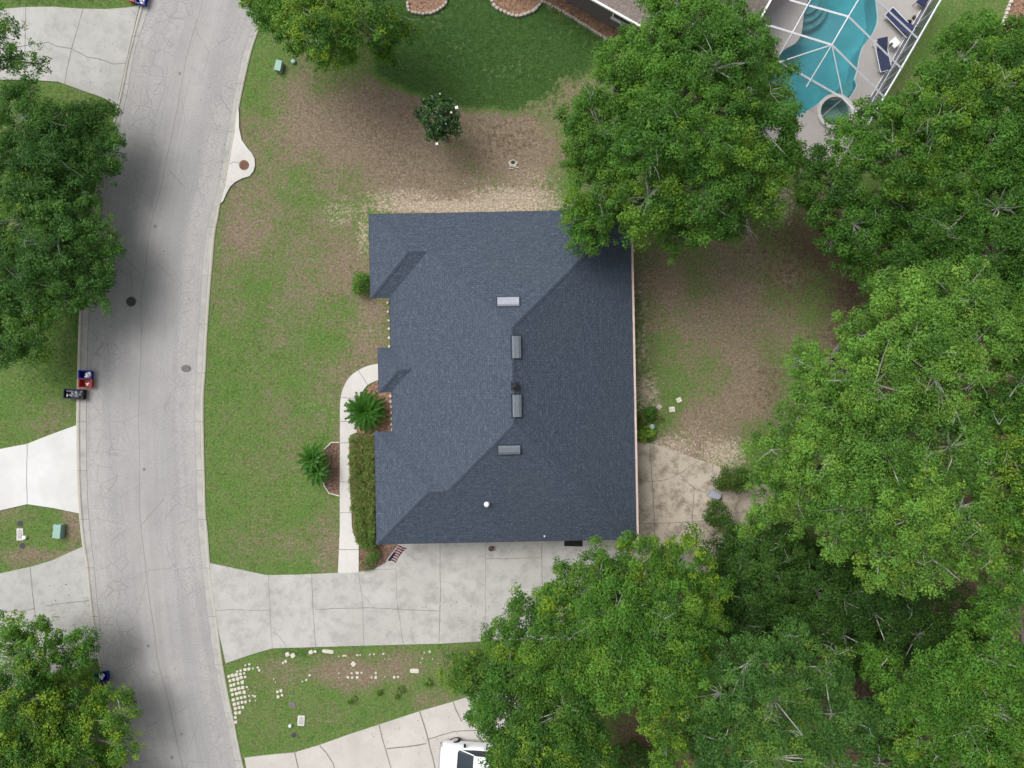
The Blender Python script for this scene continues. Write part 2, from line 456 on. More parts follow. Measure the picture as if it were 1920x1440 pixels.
M['screen_wall'] = screen('insect_screen_wall', .45, (.04, .05, .09))
# ------------------------------------------------------------------ the ground sheet
POOL = [(1644,-70),(1640,-20),(1643,10),(1645,35),(1640,55),(1628,74),(1617,88),(1611,108),(1608,125),(1604,142),(1602,150),(1606,160),(1596,178),(1584,187),(1560,188),(1541,191),(1530,197),(1510,210),(1482,222),(1440,222),(1420,205),(1420,170),(1438,135),(1460,106),(1470,94),(1488,84),(1497,74),(1502,62),(1505,38),(1508,20),(1520,-10),(1545,-40),(1590,-70)]
POOLW = [(p.x, p.y) for p in catmull(WL(POOL + [POOL[0]]), 3)[:-1]]
SPA = [(W(1563,212).x + 28 / 30 * math.cos(a), W(1563,212).y + 27 / 30 * math.sin(a)) for a in [2 * math.pi * i / 28 for i in range(28)]]

def gauss(X, Y, blobs):
    r = np.zeros(X.shape)
    for px, py, rx, ry, a in blobs:
        cx, cy = (px - 960) / 30, (720 - py) / 30
        d = ((X - cx) / (rx / 30)) ** 2 + ((Y - cy) / (ry / 30)) ** 2
        r = np.maximum(r, a * np.exp(-(d ** 1.3) * .7))
    return r
xs = np.concatenate([[-900, -400, -200, -110, -70, -50], np.arange(-40, 40.01, .25), [50, 70, 110, 200, 400, 900]])
ys = np.concatenate([[-900, -400, -200, -110, -70, -45], np.arange(-32, 32.01, .25), [45, 70, 110, 200, 400, 900]])
GX, GY = np.meshgrid(xs, ys)
nx, ny = len(xs), len(ys)
idx = np.arange(nx * ny).reshape(ny, nx)
quads = np.stack([idx[:-1, :-1], idx[:-1, 1:], idx[1:, 1:], idx[1:, :-1]], -1).reshape(-1, 4)
cx = GX.ravel()[quads].mean(1); cy = GY.ravel()[quads].mean(1)
hole = inside([(x * 1.0, y) for x, y in POOLW], cx, cy) | inside(SPA, cx, cy)
# grow the hole by one cell under the deck
hx = hole.reshape(ny - 1, nx - 1); g = hx.copy()
for dy in (-1, 0, 1):
    for dx in (-1, 0, 1): g |= np.roll(np.roll(hx, dy, 0), dx, 1)
quads = quads[~g.ravel()]
gm = bpy.data.meshes.new('ground')
def fast_mesh(me, V, F):
    V = np.asarray(V, np.float32); F = np.asarray(F, np.int32); k = F.shape[1]
    me.vertices.add(len(V)); me.vertices.foreach_set('co', V.ravel())
    me.loops.add(F.size); me.loops.foreach_set('vertex_index', F.ravel())
    me.polygons.add(len(F)); me.polygons.foreach_set('loop_start', np.arange(0, F.size, k, dtype=np.int32))
    try: me.polygons.foreach_set('loop_total', np.full(len(F), k, np.int32))
    except Exception: pass
    me.update(calc_edges=True)
fast_mesh(gm, np.stack([GX.ravel(), GY.ravel(), np.zeros(GX.size)], 1), quads)
def attr(me, name, data, dom='POINT'):
    a = me.attributes.new(name, 'FLOAT', dom); a.data.foreach_set('value', np.asarray(data, np.float32).ravel())
dry = gauss(GX, GY, [(700,240,230,95,1.0),(560,205,70,80,.85),(950,275,130,90,1.0),(820,330,240,80,.85),(1020,220,70,50,.8),(490,250,50,110,.48),(520,330,90,90,.50),
    (600,430,130,70,.52),(480,420,70,120,.72),(560,480,60,70,.55),(450,560,40,50,.5),(640,520,60,150,.56),(690,600,60,90,.72),(560,660,120,60,.36),(620,720,60,70,.45),(430,520,45,60,.6),(560,560,120,70,.42),
    (1350,560,200,180,.70),(1250,700,90,130,.45),(1400,720,80,120,.75),(1340,800,90,70,.7),(1260,860,90,60,.75),(1270,600,60,120,.5),(1000,140,90,70,.35),(1080,150,50,60,.55),
    (640,1265,90,36,.72),(780,1250,110,36,.7),(540,1262,60,40,.6),(600,1330,50,30,.45),(820,1310,60,24,.55),(470,1350,50,60,.38),
    (700,1040,70,40,.9),(110,770,50,30,.42),(60,800,90,22,.4),(135,980,22,60,.72),(90,1040,90,16,.72),(30,1045,40,20,.6),(20,960,50,16,.4),
    (520,1000,110,60,.30),(610,1000,34,90,.42),(560,870,70,100,.34),(630,840,16,60,.7),(480,880,40,120,.26),(540,780,120,70,.38)])
sand = gauss(GX, GY, [(880,388,200,15,1.05),(960,372,110,28,.85),(760,372,90,24,.68),(1000,340,70,40,.5),(900,340,110,24,.4),(640,400,42,40,.52),(682,440,18,60,.6),(690,610,34,60,.34),(1212,735,30,45,.72),
    (1355,850,55,34,.82),(1260,838,60,28,.72),(1205,560,18,120,.5),(1205,650,20,60,.6),(1300,820,60,30,.5),(1460,385,34,46,.7),(1225,180,60,60,.0),(1320,90,40,30,.7),(1380,130,40,30,.4),
    (590,760,30,18,.38),(620,770,30,30,.36),(570,920,34,16,.34),(600,1050,20,16,.36),(480,420,40,40,.30),(560,350,60,20,.3),(470,1350,10,40,.3)])
lush = gauss(GX, GY, [(880,60,210,120,1.1),(960,110,150,90,1.0),(800,110,90,70,.9),(100,2,190,16,.5),(70,640,110,110,.45),(1100,60,70,80,.9),(150,620,14,60,.55),(570,1225,80,14,.6),(430,700,40,80,.25),(1800,20,120,50,.15)])  # deep green turf; on the neighbour's lawn it also carries painted tree shade
lush_shade_cut = inside(xy(WL([(1060,225),(960,212),(870,205),(800,185),(755,165),(705,140),(690,60),(690,-60),(1300,-60),(1140,90),(1095,150)])), GX, GY)
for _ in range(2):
    l2 = lush_shade_cut.astype(float)
    lush_shade_cut = (l2 + np.roll(l2, 1, 0) + np.roll(l2, -1, 0) + np.roll(l2, 1, 1) + np.roll(l2, -1, 1)) / 5
lush = np.where(GX < -9.5, lush, lush * lush_shade_cut)
lush = np.maximum(lush, lush_shade_cut * .75)
dry = np.clip(dry - lush_shade_cut * .8 * (1 - gauss(GX, GY, [(1075,175,70,50,1.0),(1030,200,90,22,.8)])), 0, 2)
mainlawn = inside(xy(WL([(500,60),(500,400),(700,400),(740,650),(636,740),(634,1070),(500,1076),(395,1050),(384,800),(400,500),(450,300)])), GX, GY)
dry = np.where(mainlawn, np.maximum(dry, .13), dry)
right = np.clip((GX - 16.5) / 5.0, 0, 1)
litter = np.maximum(gauss(GX, GY, [(1490,500,90,110,.55),(1380,470,120,60,.3),(960,262,80,50,.45),(1440,720,34,70,.5),(1640,440,200,90,1),(1600,1150,260,120,1),(1250,1390,120,90,.9),(1180,560,30,60,.0),(640,50,170,90,.3)]), right * .8)
litter = litter * np.where((GY > 8.5) & (GX > 20.5), .0, 1)
dry = np.maximum(dry, right * np.where((GY > 8.5) & (GX > 20.5), .2, .9))
far = (np.abs(GX) > 36) | (np.abs(GY) > 28)
dry = np.where(far, .3, dry); litter = np.where(far & (GX < 0), 0, litter)
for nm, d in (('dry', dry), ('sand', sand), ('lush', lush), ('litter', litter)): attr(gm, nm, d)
gm.materials.append(M['ground'])
ground = bpy.data.objects.new('ground', gm); C.objects.link(ground); ground['kind'] = 'structure'

# ------------------------------------------------------------------ road and kerbs
L_out = [(520,-900),(420,-600),(335,-280),(288,-80),(268,0),(262,20),(238,120),(223,190),(206,260),(191,320),(181,350),(171,412),(160,490),(151,565),(147.5,640),(146.5,690),(145,740),(144,800),(144.5,850),(146,910),(149,960),(155,1020),(162,1060),(168,1120),(176,1180),(186,1240),(199,1300),(214,1370),(231,1440),(280,1640),(370,1960),(480,2300)]
L_in = [(536,-900),(436,-600),(351,-280),(304,-80),(283,0),(278,20),(252,100),(240,170),(224,235),(208,300),(199,350),(188,412),(177,490),(168.5,565),(165,640),(164,690),(163,740),(162.5,800),(163,850),(164,910),(166.5,960),(172,1020),(177,1060),(182,1120),(189,1180),(197,1240),(212,1300),(228,1370),(246,1440),(296,1640),(386,1960),(496,2300)]
R_in = [(740,-900),(640,-600),(556,-280),(508,-80),(487,0),(478,40),(457,100),(438,190),(427,250),(418,305),(410,350),(404,375),(393,410),(386,440),(380,500),(376,560),(371,640),(369,690),(366,750),(366.5,850),(369,900),(370,960),(373,1000),(377.5,1050),(383,1100),(389,1150),(396,1200),(403,1248),(413,1300),(427,1360),(439,1420),(490,1640),(580,1960),(690,2300)]
R_out = [(756,-900),(656,-600),(572,-280),(523,-80),(500,0),(491,40),(471,100),(451,190),(441,250),(431,305),(423,350),(415,375),(409,410),(403,440),(398,500),(393,560),(388,640),(386,690),(382,750),(383,850),(384.5,900),(386,960),(390,1000),(393.5,1050),(399,1100),(406,1150),(412,1200),(418.5,1248),(428,1300),(441,1360),(453,1420),(505,1640),(595,1960),(705,2300)]
Lo, Li, Ri, Ro = [catmull(WL(p), 6) for p in (L_out, L_in, R_in, R_out)]
Lo, Li = Lo[:min(len(Lo), len(Li))], Li[:min(len(Lo), len(Li))]
n = min(len(Li), len(Ri))
def resample(P, n):
    d = [0.0]
    for a, b in zip(P, P[1:]): d.append(d[-1] + (b - a).length)
    o = []; j = 0
    for i in range(n):
        s = d[-1] * i / (n - 1)
        while j < len(P) - 2 and d[j + 1] < s: j += 1
        f = (s - d[j]) / max(1e-9, d[j + 1] - d[j]); o.append(P[j].lerp(P[j + 1], min(1, f)))
    return o, d[-1]
a, la = resample(Li, 240); b, lb = resample(Ri, 240)
rb = MB(); NU = 4
vs = []; fs = []; uv = []
for i in range(240):
    for u in range(NU + 1):
        p = a[i].lerp(b[i], u / NU); vs.append((p.x, p.y, .020 + .03 * (1 - (2 * u / NU - 1) ** 2)))
for i in range(239):
    for u in range(NU):
        k = i * (NU + 1) + u
        fs.append((k, k + NU + 1, k + NU + 2, k + 1))
        v0, v1 = la * i / 239, la * (i + 1) / 239
        uv.append([(u / NU, v0), (u / NU, v1), ((u + 1) / NU, v1), ((u + 1) / NU, v0)])
rb.add(vs, fs, 0, uv)
road = struct('road', rb, M['road'], smooth=True)
def kerb(out, inn):
    o, lo_ = resample(out, 200); i_, _ = resample(inn, 200)
    prof = [(-.06, -.02), (-.02, .055), (.10, .085), (.26, .078), (.42, .040), (.99, .028), (1.0, .0)]
    kb = MB(); vs = []; fs = []; uv = []
    for k in range(200):
        for t_, z in prof:
            p = o[k].lerp(i_[k], t_); vs.append((p.x, p.y, z))
    m = len(prof)
    for k in range(199):
        for j in range(m - 1):
            q = k * m + j
            fs.append((q, q + m, q + m + 1, q + 1)); v0, v1 = lo_ * k / 199, lo_ * (k + 1) / 199
            uv.append([(prof[j][0], v0), (prof[j][0], v1), (prof[j + 1][0], v1), (prof[j + 1][0], v0)])
    kb.add(vs, fs, 0, uv)
    return struct('kerb', kb, M['kerb'])
kerb(Lo, Li); kerb(Ro, Ri)

# ------------------------------------------------------------------ paved slabs
def slab(name, pts, top, mat, joints=(), jw=.045, curve=None, jm='joint'):
    b = MB().prism([(p.x, p.y) for p in WL(pts)], -.05, top)
    o = struct(name, b, M[mat])
    if joints:
        j = MB()
        for l in joints:
            P = WL(l)
            q = [P[0]]
            for A, B in zip(P, P[1:]):                       # wander a little, as a real joint or crack does
                nseg = max(2, int((B - A).length / .5))
                for i in range(1, nseg + 1):
                    c = A.lerp(B, i / nseg)
                    if i < nseg: c = c + Vector((rnd.uniform(-1, 1), rnd.uniform(-1, 1), 0)) * .018
                    q.append(c)
            j.ribbon([(p.x, p.y) for p in q], jw * rnd.uniform(.7, 1.15), top + .004)
        j.obj('joint', M[jm], o)
    return o
slab('driveway', [(-260,26),(0,18),(50,14),(100,13.5),(150,17),(200,18),(240,15),(262.5,11),(240,106),(224,180),(221,198),(190,182),(160,172),(130,161),(110,154),(60,150.5),(0,150),(-260,160)], .062, 'conc_grey',
     [[(157,17),(150,42),(136,90),(122,158)], [(60,84),(92,80),(108,88),(135,92),(165,108),(190,112),(215,121),(240,119)], [(0,92),(40,88),(60,84)], [(50,12),(47,150)]])
slab('driveway', [(-260,880),(0,842),(52,832),(95,815),(144.5,797),(148.5,830),(151,860),(152,900),(149,962),(100,952),(52,945),(0,957),(-260,1000)], .060, 'conc_white',
     [[(52,832),(51.5,880),(52,945)]], .03)
slab('driveway', [(-260,1120),(0,1075),(60,1062),(100,1050),(130,1036),(155,1025),(160,1045),(166,1075),(172,1120),(180,1180),(190,1232),(100,1262),(0,1295),(-260,1350)], .061, 'conc_grey',
     [[(58,1062),(62,1110),(67,1150),(75,1230)], [(85,1136),(125,1130),(170,1125)], [(0,1145),(40,1146),(67,1140)]], .055)
slab('driveway', [(393,1055),(440,1065),(500,1078),(560,1077),(640,1073.5),(672,1072),(676,1071.5),(702,1066),(720,1057),(732,1047),(741,1035),(747,1020),(748,1000),(1170,990),(1190,1198),(1100,1196),(900,1202),(830,1206),(640,1211),(511,1215),(470,1227),(424,1243),(412,1190),(401,1120)], .064, 'conc',
     [[(504,1078),(507,1145),(511,1215)], [(585,1076),(588,1150),(592,1213)], [(672,1072),(680,1130),(683,1210)], [(743,1067),(745,1130),(757,1208)], [(825,1020),(826,1120),(823,1206)],
      [(911,1018),(910,1100),(909,1190)], [(1016,1018),(1016,1060),(1018,1190)], [(911,1047),(960,1047),(1016,1045)], [(400,1145),(440,1142),(470,1144),(507,1143)], [(672,1069),(700,1067),(743,1066)],
      [(511,1184),(522,1190),(530,1200),(537,1212)], [(592,1142),(640,1140),(700,1139),(760,1142),(823,1145)]], .032)
slab('driveway', [(459,1420),(500,1415),(553,1410),(600,1396),(650,1378),(711,1358),(787,1333),(850,1315),(890,1302),(965,1278),(1000,1700),(540,1760),(500,1600),(470,1480)], .063, 'conc_pink',
     [[(553,1410),(560,1440),(572,1480),(590,1560)], [(600,1397),(612,1410),(625,1430),(632,1460)], [(711,1358),(722,1400),(735,1445),(750,1520)], [(787,1333),(803,1385),(816,1440),(835,1520)], [(725,1403),(765,1399),(800,1393)],
      [(803,1385),(825,1378),(850,1371),(920,1366)], [(850,1315),(856,1332),(866,1352)]], .07)
slab('patio', [(1180,826),(1225,832),(1272,848),(1335,870),(1397,893),(1450,915),(1440,1080),(1180,1080)], .060, 'patio',
     [[(1218,830),(1222,900),(1227,980),(1228,1050)], [(1190,903),(1225,902),(1250,899),(1275,888),(1312,862)], [(1275,890),(1288,905),(1305,917),(1325,925),(1350,935)], [(1190,981),(1260,980),(1332,975)], [(1301,916),(1300,945),(1297,980)], [(1336,871),(1337,900),(1337,1060)]], .05)
walk_o = catmull([(p.x, p.y) for p in WL([(725,680),(709,682),(685,688),(660,703),(645,725),(638.5,752),(638,800)])], 5)
walk_i = catmull([(p.x, p.y) for p in WL([(725,710),(709,713),(690,722),(677,740),(670,765),(669,800)])], 5)
walk = [tuple(p) for p in walk_o] + xy(WL([(637.5,900),(637.5,1000),(634,1074),(673,1073),(673,1012),(664,1004),(660,985),(659,950),(656,900),(655,840),(656,816),(669,811)])) + [tuple(p) for p in walk_i[::-1]]
wb = MB().prism(walk, -.05, .066)
path = struct('path', wb, M['conc_path'])
jb = MB()
for l in ([(638,830),(655,830)], [(638,903),(656,903)], [(638,961),(659,961)], [(636,1030),(673,1030)], [(640,745),(675,748)], [(672,694),(690,722)], [(638,790),(669,790)]): jb.ribbon(xy(WL(l)), .035, .070)
jb.obj('joint', M['joint'], path)
# storm inlet apron
slab('pavement', [(447,196),(449,215),(449,240),(454,263),(465,279),(473,288),(478,298),(479,310),(476,322),(468,331),(455,335),(443,341),(433,350),(426,362),(419,378),(414,382),(423,350),(431,305),(437,270),(441,250)], .092, 'conc_path',
     [[(431,308),(440,304),(449,306)]], .03)

# ------------------------------------------------------------------ planting beds
def bed(pts, mat, top=.035):
    return struct('flower_bed_soil', MB().prism(xy(WL(pts)), -.03, top), M[mat])
bed([(668,812),(669,790),(671,762),(680,742),(692,724),(709,714),(760,714),(760,812)], 'mulch_red')
bed([(638,829.5),(622,829.5),(609,842),(601,864),(601,892),(608,910),(618,924),(638,929.5)], 'mulch')
bed([(656,814),(760,812),(760,1016),(747,1022),(741,1035),(732,1047),(720,1057),(702,1066),(674,1072),(673,1012),(664,1004),(660,985),(659,950),(656,900)], 'mulch', .03)
bed([(760,-60),(764,6),(768,22),(790,27),(812,24),(830,14),(839,0),(842,-60)], 'mulch_red')
bed([(915,-60),(921,0),(930,14),(950,26),(966,31),(985,28),(1004,18),(1016,3),(1060,26),(1100,52),(1150,84),(1200,112),(1230,50),(1100,-60)], 'mulch_red')
bed([(1925,-30),(1893,5),(1878,50),(1884,62),(1905,50),(1930,20)], 'mulch_red', .02)

# ------------------------------------------------------------------ the pool, its deck and basin
deck_out = xy(WL([(1404,52),(1450,-70),(1500,-140),(1850,-140),(1741,12),(1600,262),(1560,330),(1500,292),(1400,240),(1385,200),(1388,90)]))
def deck_mesh():
    outer = [Vector((x, y, 0)) for x, y in deck_out]
    holes = [[Vector((x, y, 0)) for x, y in POOLW], [Vector((x, y, 0)) for x, y in SPA]]
    loops = [outer] + holes
    flat = [p for l in loops for p in l]
    tris = tessellate_polygon(loops)
    b = MB()
    fs = []
    for t_ in tris:
        A, B, D = [flat[i] for i in t_]
        fs.append(tuple(t_) if (B - A).cross(D - A).z > 0 else tuple(t_)[::-1])
    b.add([(p.x, p.y, .10) for p in flat], fs)
    nn = len(outer)
    b.add([(p.x, p.y, z) for z in (.10, -.05) for p in outer], [(i, (i + 1) % nn, nn + (i + 1) % nn, nn + i) for i in range(nn)])
    return b
struct('pool_deck', deck_mesh(), M['deck'])
def basin(name, poly, z0, z1, mat):
    n = len(poly)
    b = MB()
    b.add([(x, y, z) for z in (z1, z0) for x, y in poly], [(i, n + i, n + (i + 1) % n, (i + 1) % n) for i in range(n)] + [list(range(n, 2 * n))])
    return struct(name, b, M[mat])
pb = basin('pool_basin', POOLW, -1.35, .10, 'plaster')
def flat(poly, z): return MB().add([(x, y, z) for x, y in poly], [list(range(len(poly)))])
st = MB()
for r_, z in ((1.75, -.9), (1.35, -.62), (.95, -.34)):
    c0 = W(1513, -6)
    st.prism([(c0.x + r_ * math.cos(a), c0.y + r_ * .95 * math.sin(a)) for a in [2 * math.pi * i / 26 for i in range(26)]], -1.34, z)
st.obj('pool_step', M['plaster_spa'], pb)
sh = MB().prism(xy(WL([(1602,146),(1604,165),(1594,178),(1580,186),(1576,176),(1582,158),(1592,148)])), -1.34, -.28)
sh.obj('pool_shelf', M['plaster_spa'], pb)
struct('water', flat(POOLW, -.06), M['water'])
sb = basin('spa_basin', SPA, -.8, .10, 'plaster_spa')
struct('water', flat([(W(1563,212).x + (x - W(1563,212).x) * .999, y) for x, y in SPA], .04), M['water_spa'])
rim = MB(); cs = W(1563, 212); k = 28
vs = []
for r_, z in ((.93, .10), (.93, .30), (1.14, .30), (1.14, .10)):
    for i in range(k): vs.append((cs.x + r_ * math.cos(2 * math.pi * i / k), cs.y + r_ * .97 * math.sin(2 * math.pi * i / k), z))
rim.add(vs, [(l * k + i, l * k + (i + 1) % k, (l + 1) * k + (i + 1) % k, (l + 1) * k + i) for l in range(3) for i in range(k)])
rim.obj('spa_rim', M['conc_path'], sb)
st = MB(); st.prism([(cs.x + .9 * math.cos(a), cs.y - .1 + .87 * math.sin(a)) for a in [math.pi + math.pi * i / 12 for i in range(13)]], -.79, -.35)
st.obj('spa_seat', M['plaster_spa'], sb)

# ------------------------------------------------------------------ the house
TH = R(1.1)
house = thing('house', 'single-storey house in the middle with a blue-grey shingle hip roof', 'house', (0, 0, 0), TH)
EZ, PIT = 2.80, .50
X0, X1, Y0, Y1 = -7.04, 7.08, -9.2, 10.06
half = (X1 - X0) / 2; XR = (X0 + X1) / 2; RN, RS = Y1 - half, Y0 + half; RZ = EZ + PIT * half
A0, AX = 5.2, -8.16
B0, B1, BX = -.32, 2.24, -7.79
CX, CY1 = -8.08, -2.66
roof = MB()
def plane(pts, mi=0):
    """pts: 3-D points, first two along the eave; uv = metres along and up the slope"""
    P = [Vector(p) for p in pts]
    u = (P[1] - P[0]).normalized(); nrm = (P[1] - P[0]).cross(P[-1] - P[0]).normalized(); v = nrm.cross(u)
    o = P[0]
    roof.add(P, [list(range(len(P)))], mi, [[((p - o).dot(u), (p - o).dot(v)) for p in P]])
def zz(d): return EZ + PIT * d
wa = Y1 - A0; ra = (Y1 + A0) / 2; wb_ = B1 - B0; rbm = (B1 + B0) / 2; wc = CY1 - Y0; rc = (CY1 + Y0) / 2
a1 = (AX + wa / 2, ra, zz(wa / 2)); a2 = (X0 + wa / 2, ra, zz(wa / 2))
b1 = (BX + wb_ / 2, rbm, zz(wb_ / 2)); b2 = (X0 + wb_ / 2, rbm, zz(wb_ / 2))
c1 = (CX + wc / 2, rc, zz(wc / 2)); c2 = (X0 + wc / 2, rc, zz(wc / 2))
rn, rs = (XR, RN, RZ), (XR, RS, RZ)
plane([(X1, Y1, EZ), (AX, Y1, EZ), a1, a2, rn])                               # north
plane([(X1, Y0, EZ), (X1, Y1, EZ), rn, rs])                                   # east
plane([(CX, Y0, EZ), (X1, Y0, EZ), rs, c2, c1])                               # south
plane([(AX, Y1, EZ), (AX, A0, EZ), a1])                                       # north-west wing
plane([(AX, A0, EZ), (X0, A0, EZ), a2, a1])
plane([(BX, B1, EZ), (BX, B0, EZ), b1]); plane([(X0, B1, EZ), (BX, B1, EZ), b1, b2]); plane([(BX, B0, EZ), (X0, B0, EZ), b2, b1])
plane([(CX, CY1, EZ), (CX, Y0, EZ), c1]); plane([(X0, CY1, EZ), (CX, CY1, EZ), c1, c2])
# main west slope with the wings cut in
P = [(X0, A0, EZ), (X0, B1, EZ), b2, (X0, B0, EZ), (X0, CY1, EZ), c2, rs, rn, a2]
o0 = Vector((X0, A0, EZ)); ud = Vector((0, -1, 0)); vd = Vector((1, 0, PIT)).normalized()
roof.add(P, [list(range(len(P)))], 0, [[((Vector(p) - o0).dot(ud), (Vector(p) - o0).dot(vd)) for p in P]])
# the eave edge (fascia board below the shingles) and the soffit
EAVE = [(AX, Y1), (AX, A0), (X0, A0), (X0, B1), (BX, B1), (BX, B0), (X0, B0), (X0, CY1), (CX, CY1), (CX, Y0), (X1, Y0), (X1, Y1)]
ne = len(EAVE)
ro = roof.obj('roof', [M['shingle']], house)
fb = MB().add([(x, y, z) for z in (EZ, EZ - .22) for x, y in EAVE], [(i, i + ne, (i + 1) % ne + ne, (i + 1) % ne) for i in range(ne)] + [[ne + i for i in range(ne)][::-1]])
fb.obj('fascia', M['fascia'], house)
# drip edge: a thin dark shingle overhang
db = MB()
for i in range(ne):
    p, q = Vector(EAVE[i]), Vector(EAVE[(i + 1) % ne]); d = (q - p).normalized(); nn = Vector((d.y, -d.x)) * -1
    c_ = (p + q) / 2
    db.box((c_.x, c_.y, EZ - .012), ((q - p).length + .03, .05, .028), math.atan2(d.y, d.x))
db.obj('drip_edge', M['cap'], house)
# ridge and hip caps: overlapping folded shingles
def caps(p, q, w=.26, step=.22):
    b = MB(); p = Vector(p); q = Vector(q); L = (q - p).length; d = (q - p) / L
    side = Vector((-d.y, d.x, 0)).normalized(); n_ = int(L / step)
    hor = Vector((d.x, d.y, 0)).length
    drop = PIT * w / 2 * (1.0 if abs(d.z) < .05 else .71)
    for i in range(n_):
        a_ = p + d * (i * step); e = p + d * ((i + 1.12) * step)
        up1 = Vector((0, 0, .022)); up2 = Vector((0, 0, .034))
        dn = Vector((0, 0, -drop))
        vs = [a_ + up1, e + up2, a_ + side * w / 2 + dn + up1, e + side * w / 2 + dn + up2, a_ - side * w / 2 + dn + up1, e - side * w / 2 + dn + up2]
        uvj = rnd.random() * 9
        b.add(vs, [(0, 1, 3, 2), (1, 0, 4, 5)], 0, [[(uvj, 0), (uvj, .2), (uvj + .15, .2), (uvj + .15, 0)], [(uvj, .2), (uvj, 0), (uvj - .15, 0), (uvj - .15, .2)]])
    return b
cb = MB()
for p, q in ((rn, rs), ((X1, Y1, EZ), rn), ((X1, Y0, EZ), rs), ((AX, Y1, EZ), a1), ((CX, Y0, EZ), c1), ((AX, A0, EZ), a1), ((BX, B1, EZ), b1), ((BX, B0, EZ), b1), ((CX, CY1, EZ), c1), (a1, a2), (b1, b2), (c1, c2), (a2, rn), (c2, rs)):
    x = caps(p, q); cb.add(x.v, x.f, 0, x.uv)
cb.obj('ridge_cap', M['cap'], ro)
# walls, openings
OV = .55
wl = [(AX + OV, Y1 - OV), (AX + OV, A0 + OV), (X0 + OV, A0 + OV), (X0 + OV, B1 - .2), (X0 + OV, CY1 - OV), (CX + OV, CY1 - OV), (CX + OV, Y0 + OV), (X1 - OV, Y0 + OV), (X1 - OV, Y1 - OV)]
w_ = MB().add([(x, y, z) for z in (EZ - .2, 0) for x, y in wl], [(i, i + len(wl), (i + 1) % len(wl) + len(wl), (i + 1) % len(wl)) for i in range(len(wl))])
w_.obj('wall', M['stucco'], house)
for cx_, cy_ in ((BX + .3, B0 + .25), (BX + .3, B1 - .25)):
    MB().box((cx_, cy_, EZ / 2 - .1), (.3, .3, EZ - .2)).bbox((cx_, cy_, .1), (.42, .42, .2)).obj('column', M['white'], house)
def window(par, c, w, h, nrm, gl='glass_house', fr='white'):
    """c: centre on the wall, nrm: outward angle"""
    d = Vector((math.cos(nrm), math.sin(nrm), 0)); s_ = Vector((-d.y, d.x, 0)); c = Vector(c)
    f = MB()
    for k in (-1, 1):
        f.box(c + s_ * (k * w / 2) + d * .02, (.08, .09, h + .09), nrm)
        f.box(c + Vector((0, 0, k * h / 2)) + d * .024, (.08, w + .1, .09), nrm)
    f.box(c + d * .02, (.05, w, .04), nrm)
    wo_ = bpy.data.objects.new('window', None); C.objects.link(wo_); wo_.parent = par
    f.obj('frame', M[fr], wo_)
    MB().box(c + d * .005, (.02, w, h), nrm).obj('pane', M[gl], wo_)
    MB().box(c + Vector((0, 0, -h / 2 - .06)) + d * .06, (.16, w + .2, .06), nrm).obj('sill', M[fr], wo_)
for y in (8.6, 6.9): window(house, (AX + OV, y, 1.5), 1.2, 1.3, math.pi)
window(house, (X0 + OV, 3.6, 1.5), 1.5, 1.4, math.pi)
window(house, (X0 + OV, -1.7, 1.5), 1.1, 1.4, math.pi)
for y in (-4.4, -7.3): window(house, (CX + OV, y, 1.5), 1.5, 1.3, math.pi)
for x in (-4.5, -.5, 3.5): window(house, (x, Y1 - OV, 1.5), 1.3, 1.2, math.pi / 2)
for y in (7.2, 3.6, .6): window(house, (X1 - OV, y, 1.5), 1.4, 1.2, 0)
window(house, (X1 - OV, -3.2, 1.2), 2.4, 2.0, 0)
dr = MB().box((X0 + OV - .03, .95, 1.05), (.06, 1.0, 2.1)); dro = dr.obj('door', M['wood'], house)
MB().lathe((X0 + OV - .09, 1.35, 1.0), [(.0, 0), (.04, .01), (.04, .06), (0, .08)], 10).obj('handle', M['chrome'], dro)
for x, w in ((-3.0, 4.9), (3.4, 3.0)):
    g_ = MB().box((x, Y0 + OV - .02, 1.1), (w, .05, 2.2))
    for i in range(1, 4): g_.box((x, Y0 + OV - .05, i * .55), (w, .02, .03))
    g_.obj('garage_door', M['garage'], house)
# gutters on the east and garden sides
gt = MB(); gx = X1 + .085
gt.box((gx, (Y0 + Y1) / 2, EZ - .10), (.13, Y1 - Y0 + .05, .10)).box((gx + .065, (Y0 + Y1) / 2, EZ - .07), (.018, Y1 - Y0 + .05, .15))
for y in (Y0 + .2, Y1 - .2): gt.tube([(gx, y, EZ - .12), (X1 - OV + .08, y, EZ - .5), (X1 - OV + .08, y, .1)], .045, 6)
gt.obj('gutter', M['gutter'], house)
HM = Matrix.Rotation(TH, 4, 'Z')
def hloc(px, py, z):
    """house-frame coordinates of a photo pixel at height z"""
    return HM.inverted() @ W(px, py, z)
def roof_z(x, y): return EZ + PIT * min(x - X0, X1 - x, y - Y0, Y1 - y)
def roof_at(px, py):
    z = 5.0
    for _ in range(6):
        q = hloc(px, py, z); z = roof_z(q.x, q.y)
    return hloc(px, py, z)
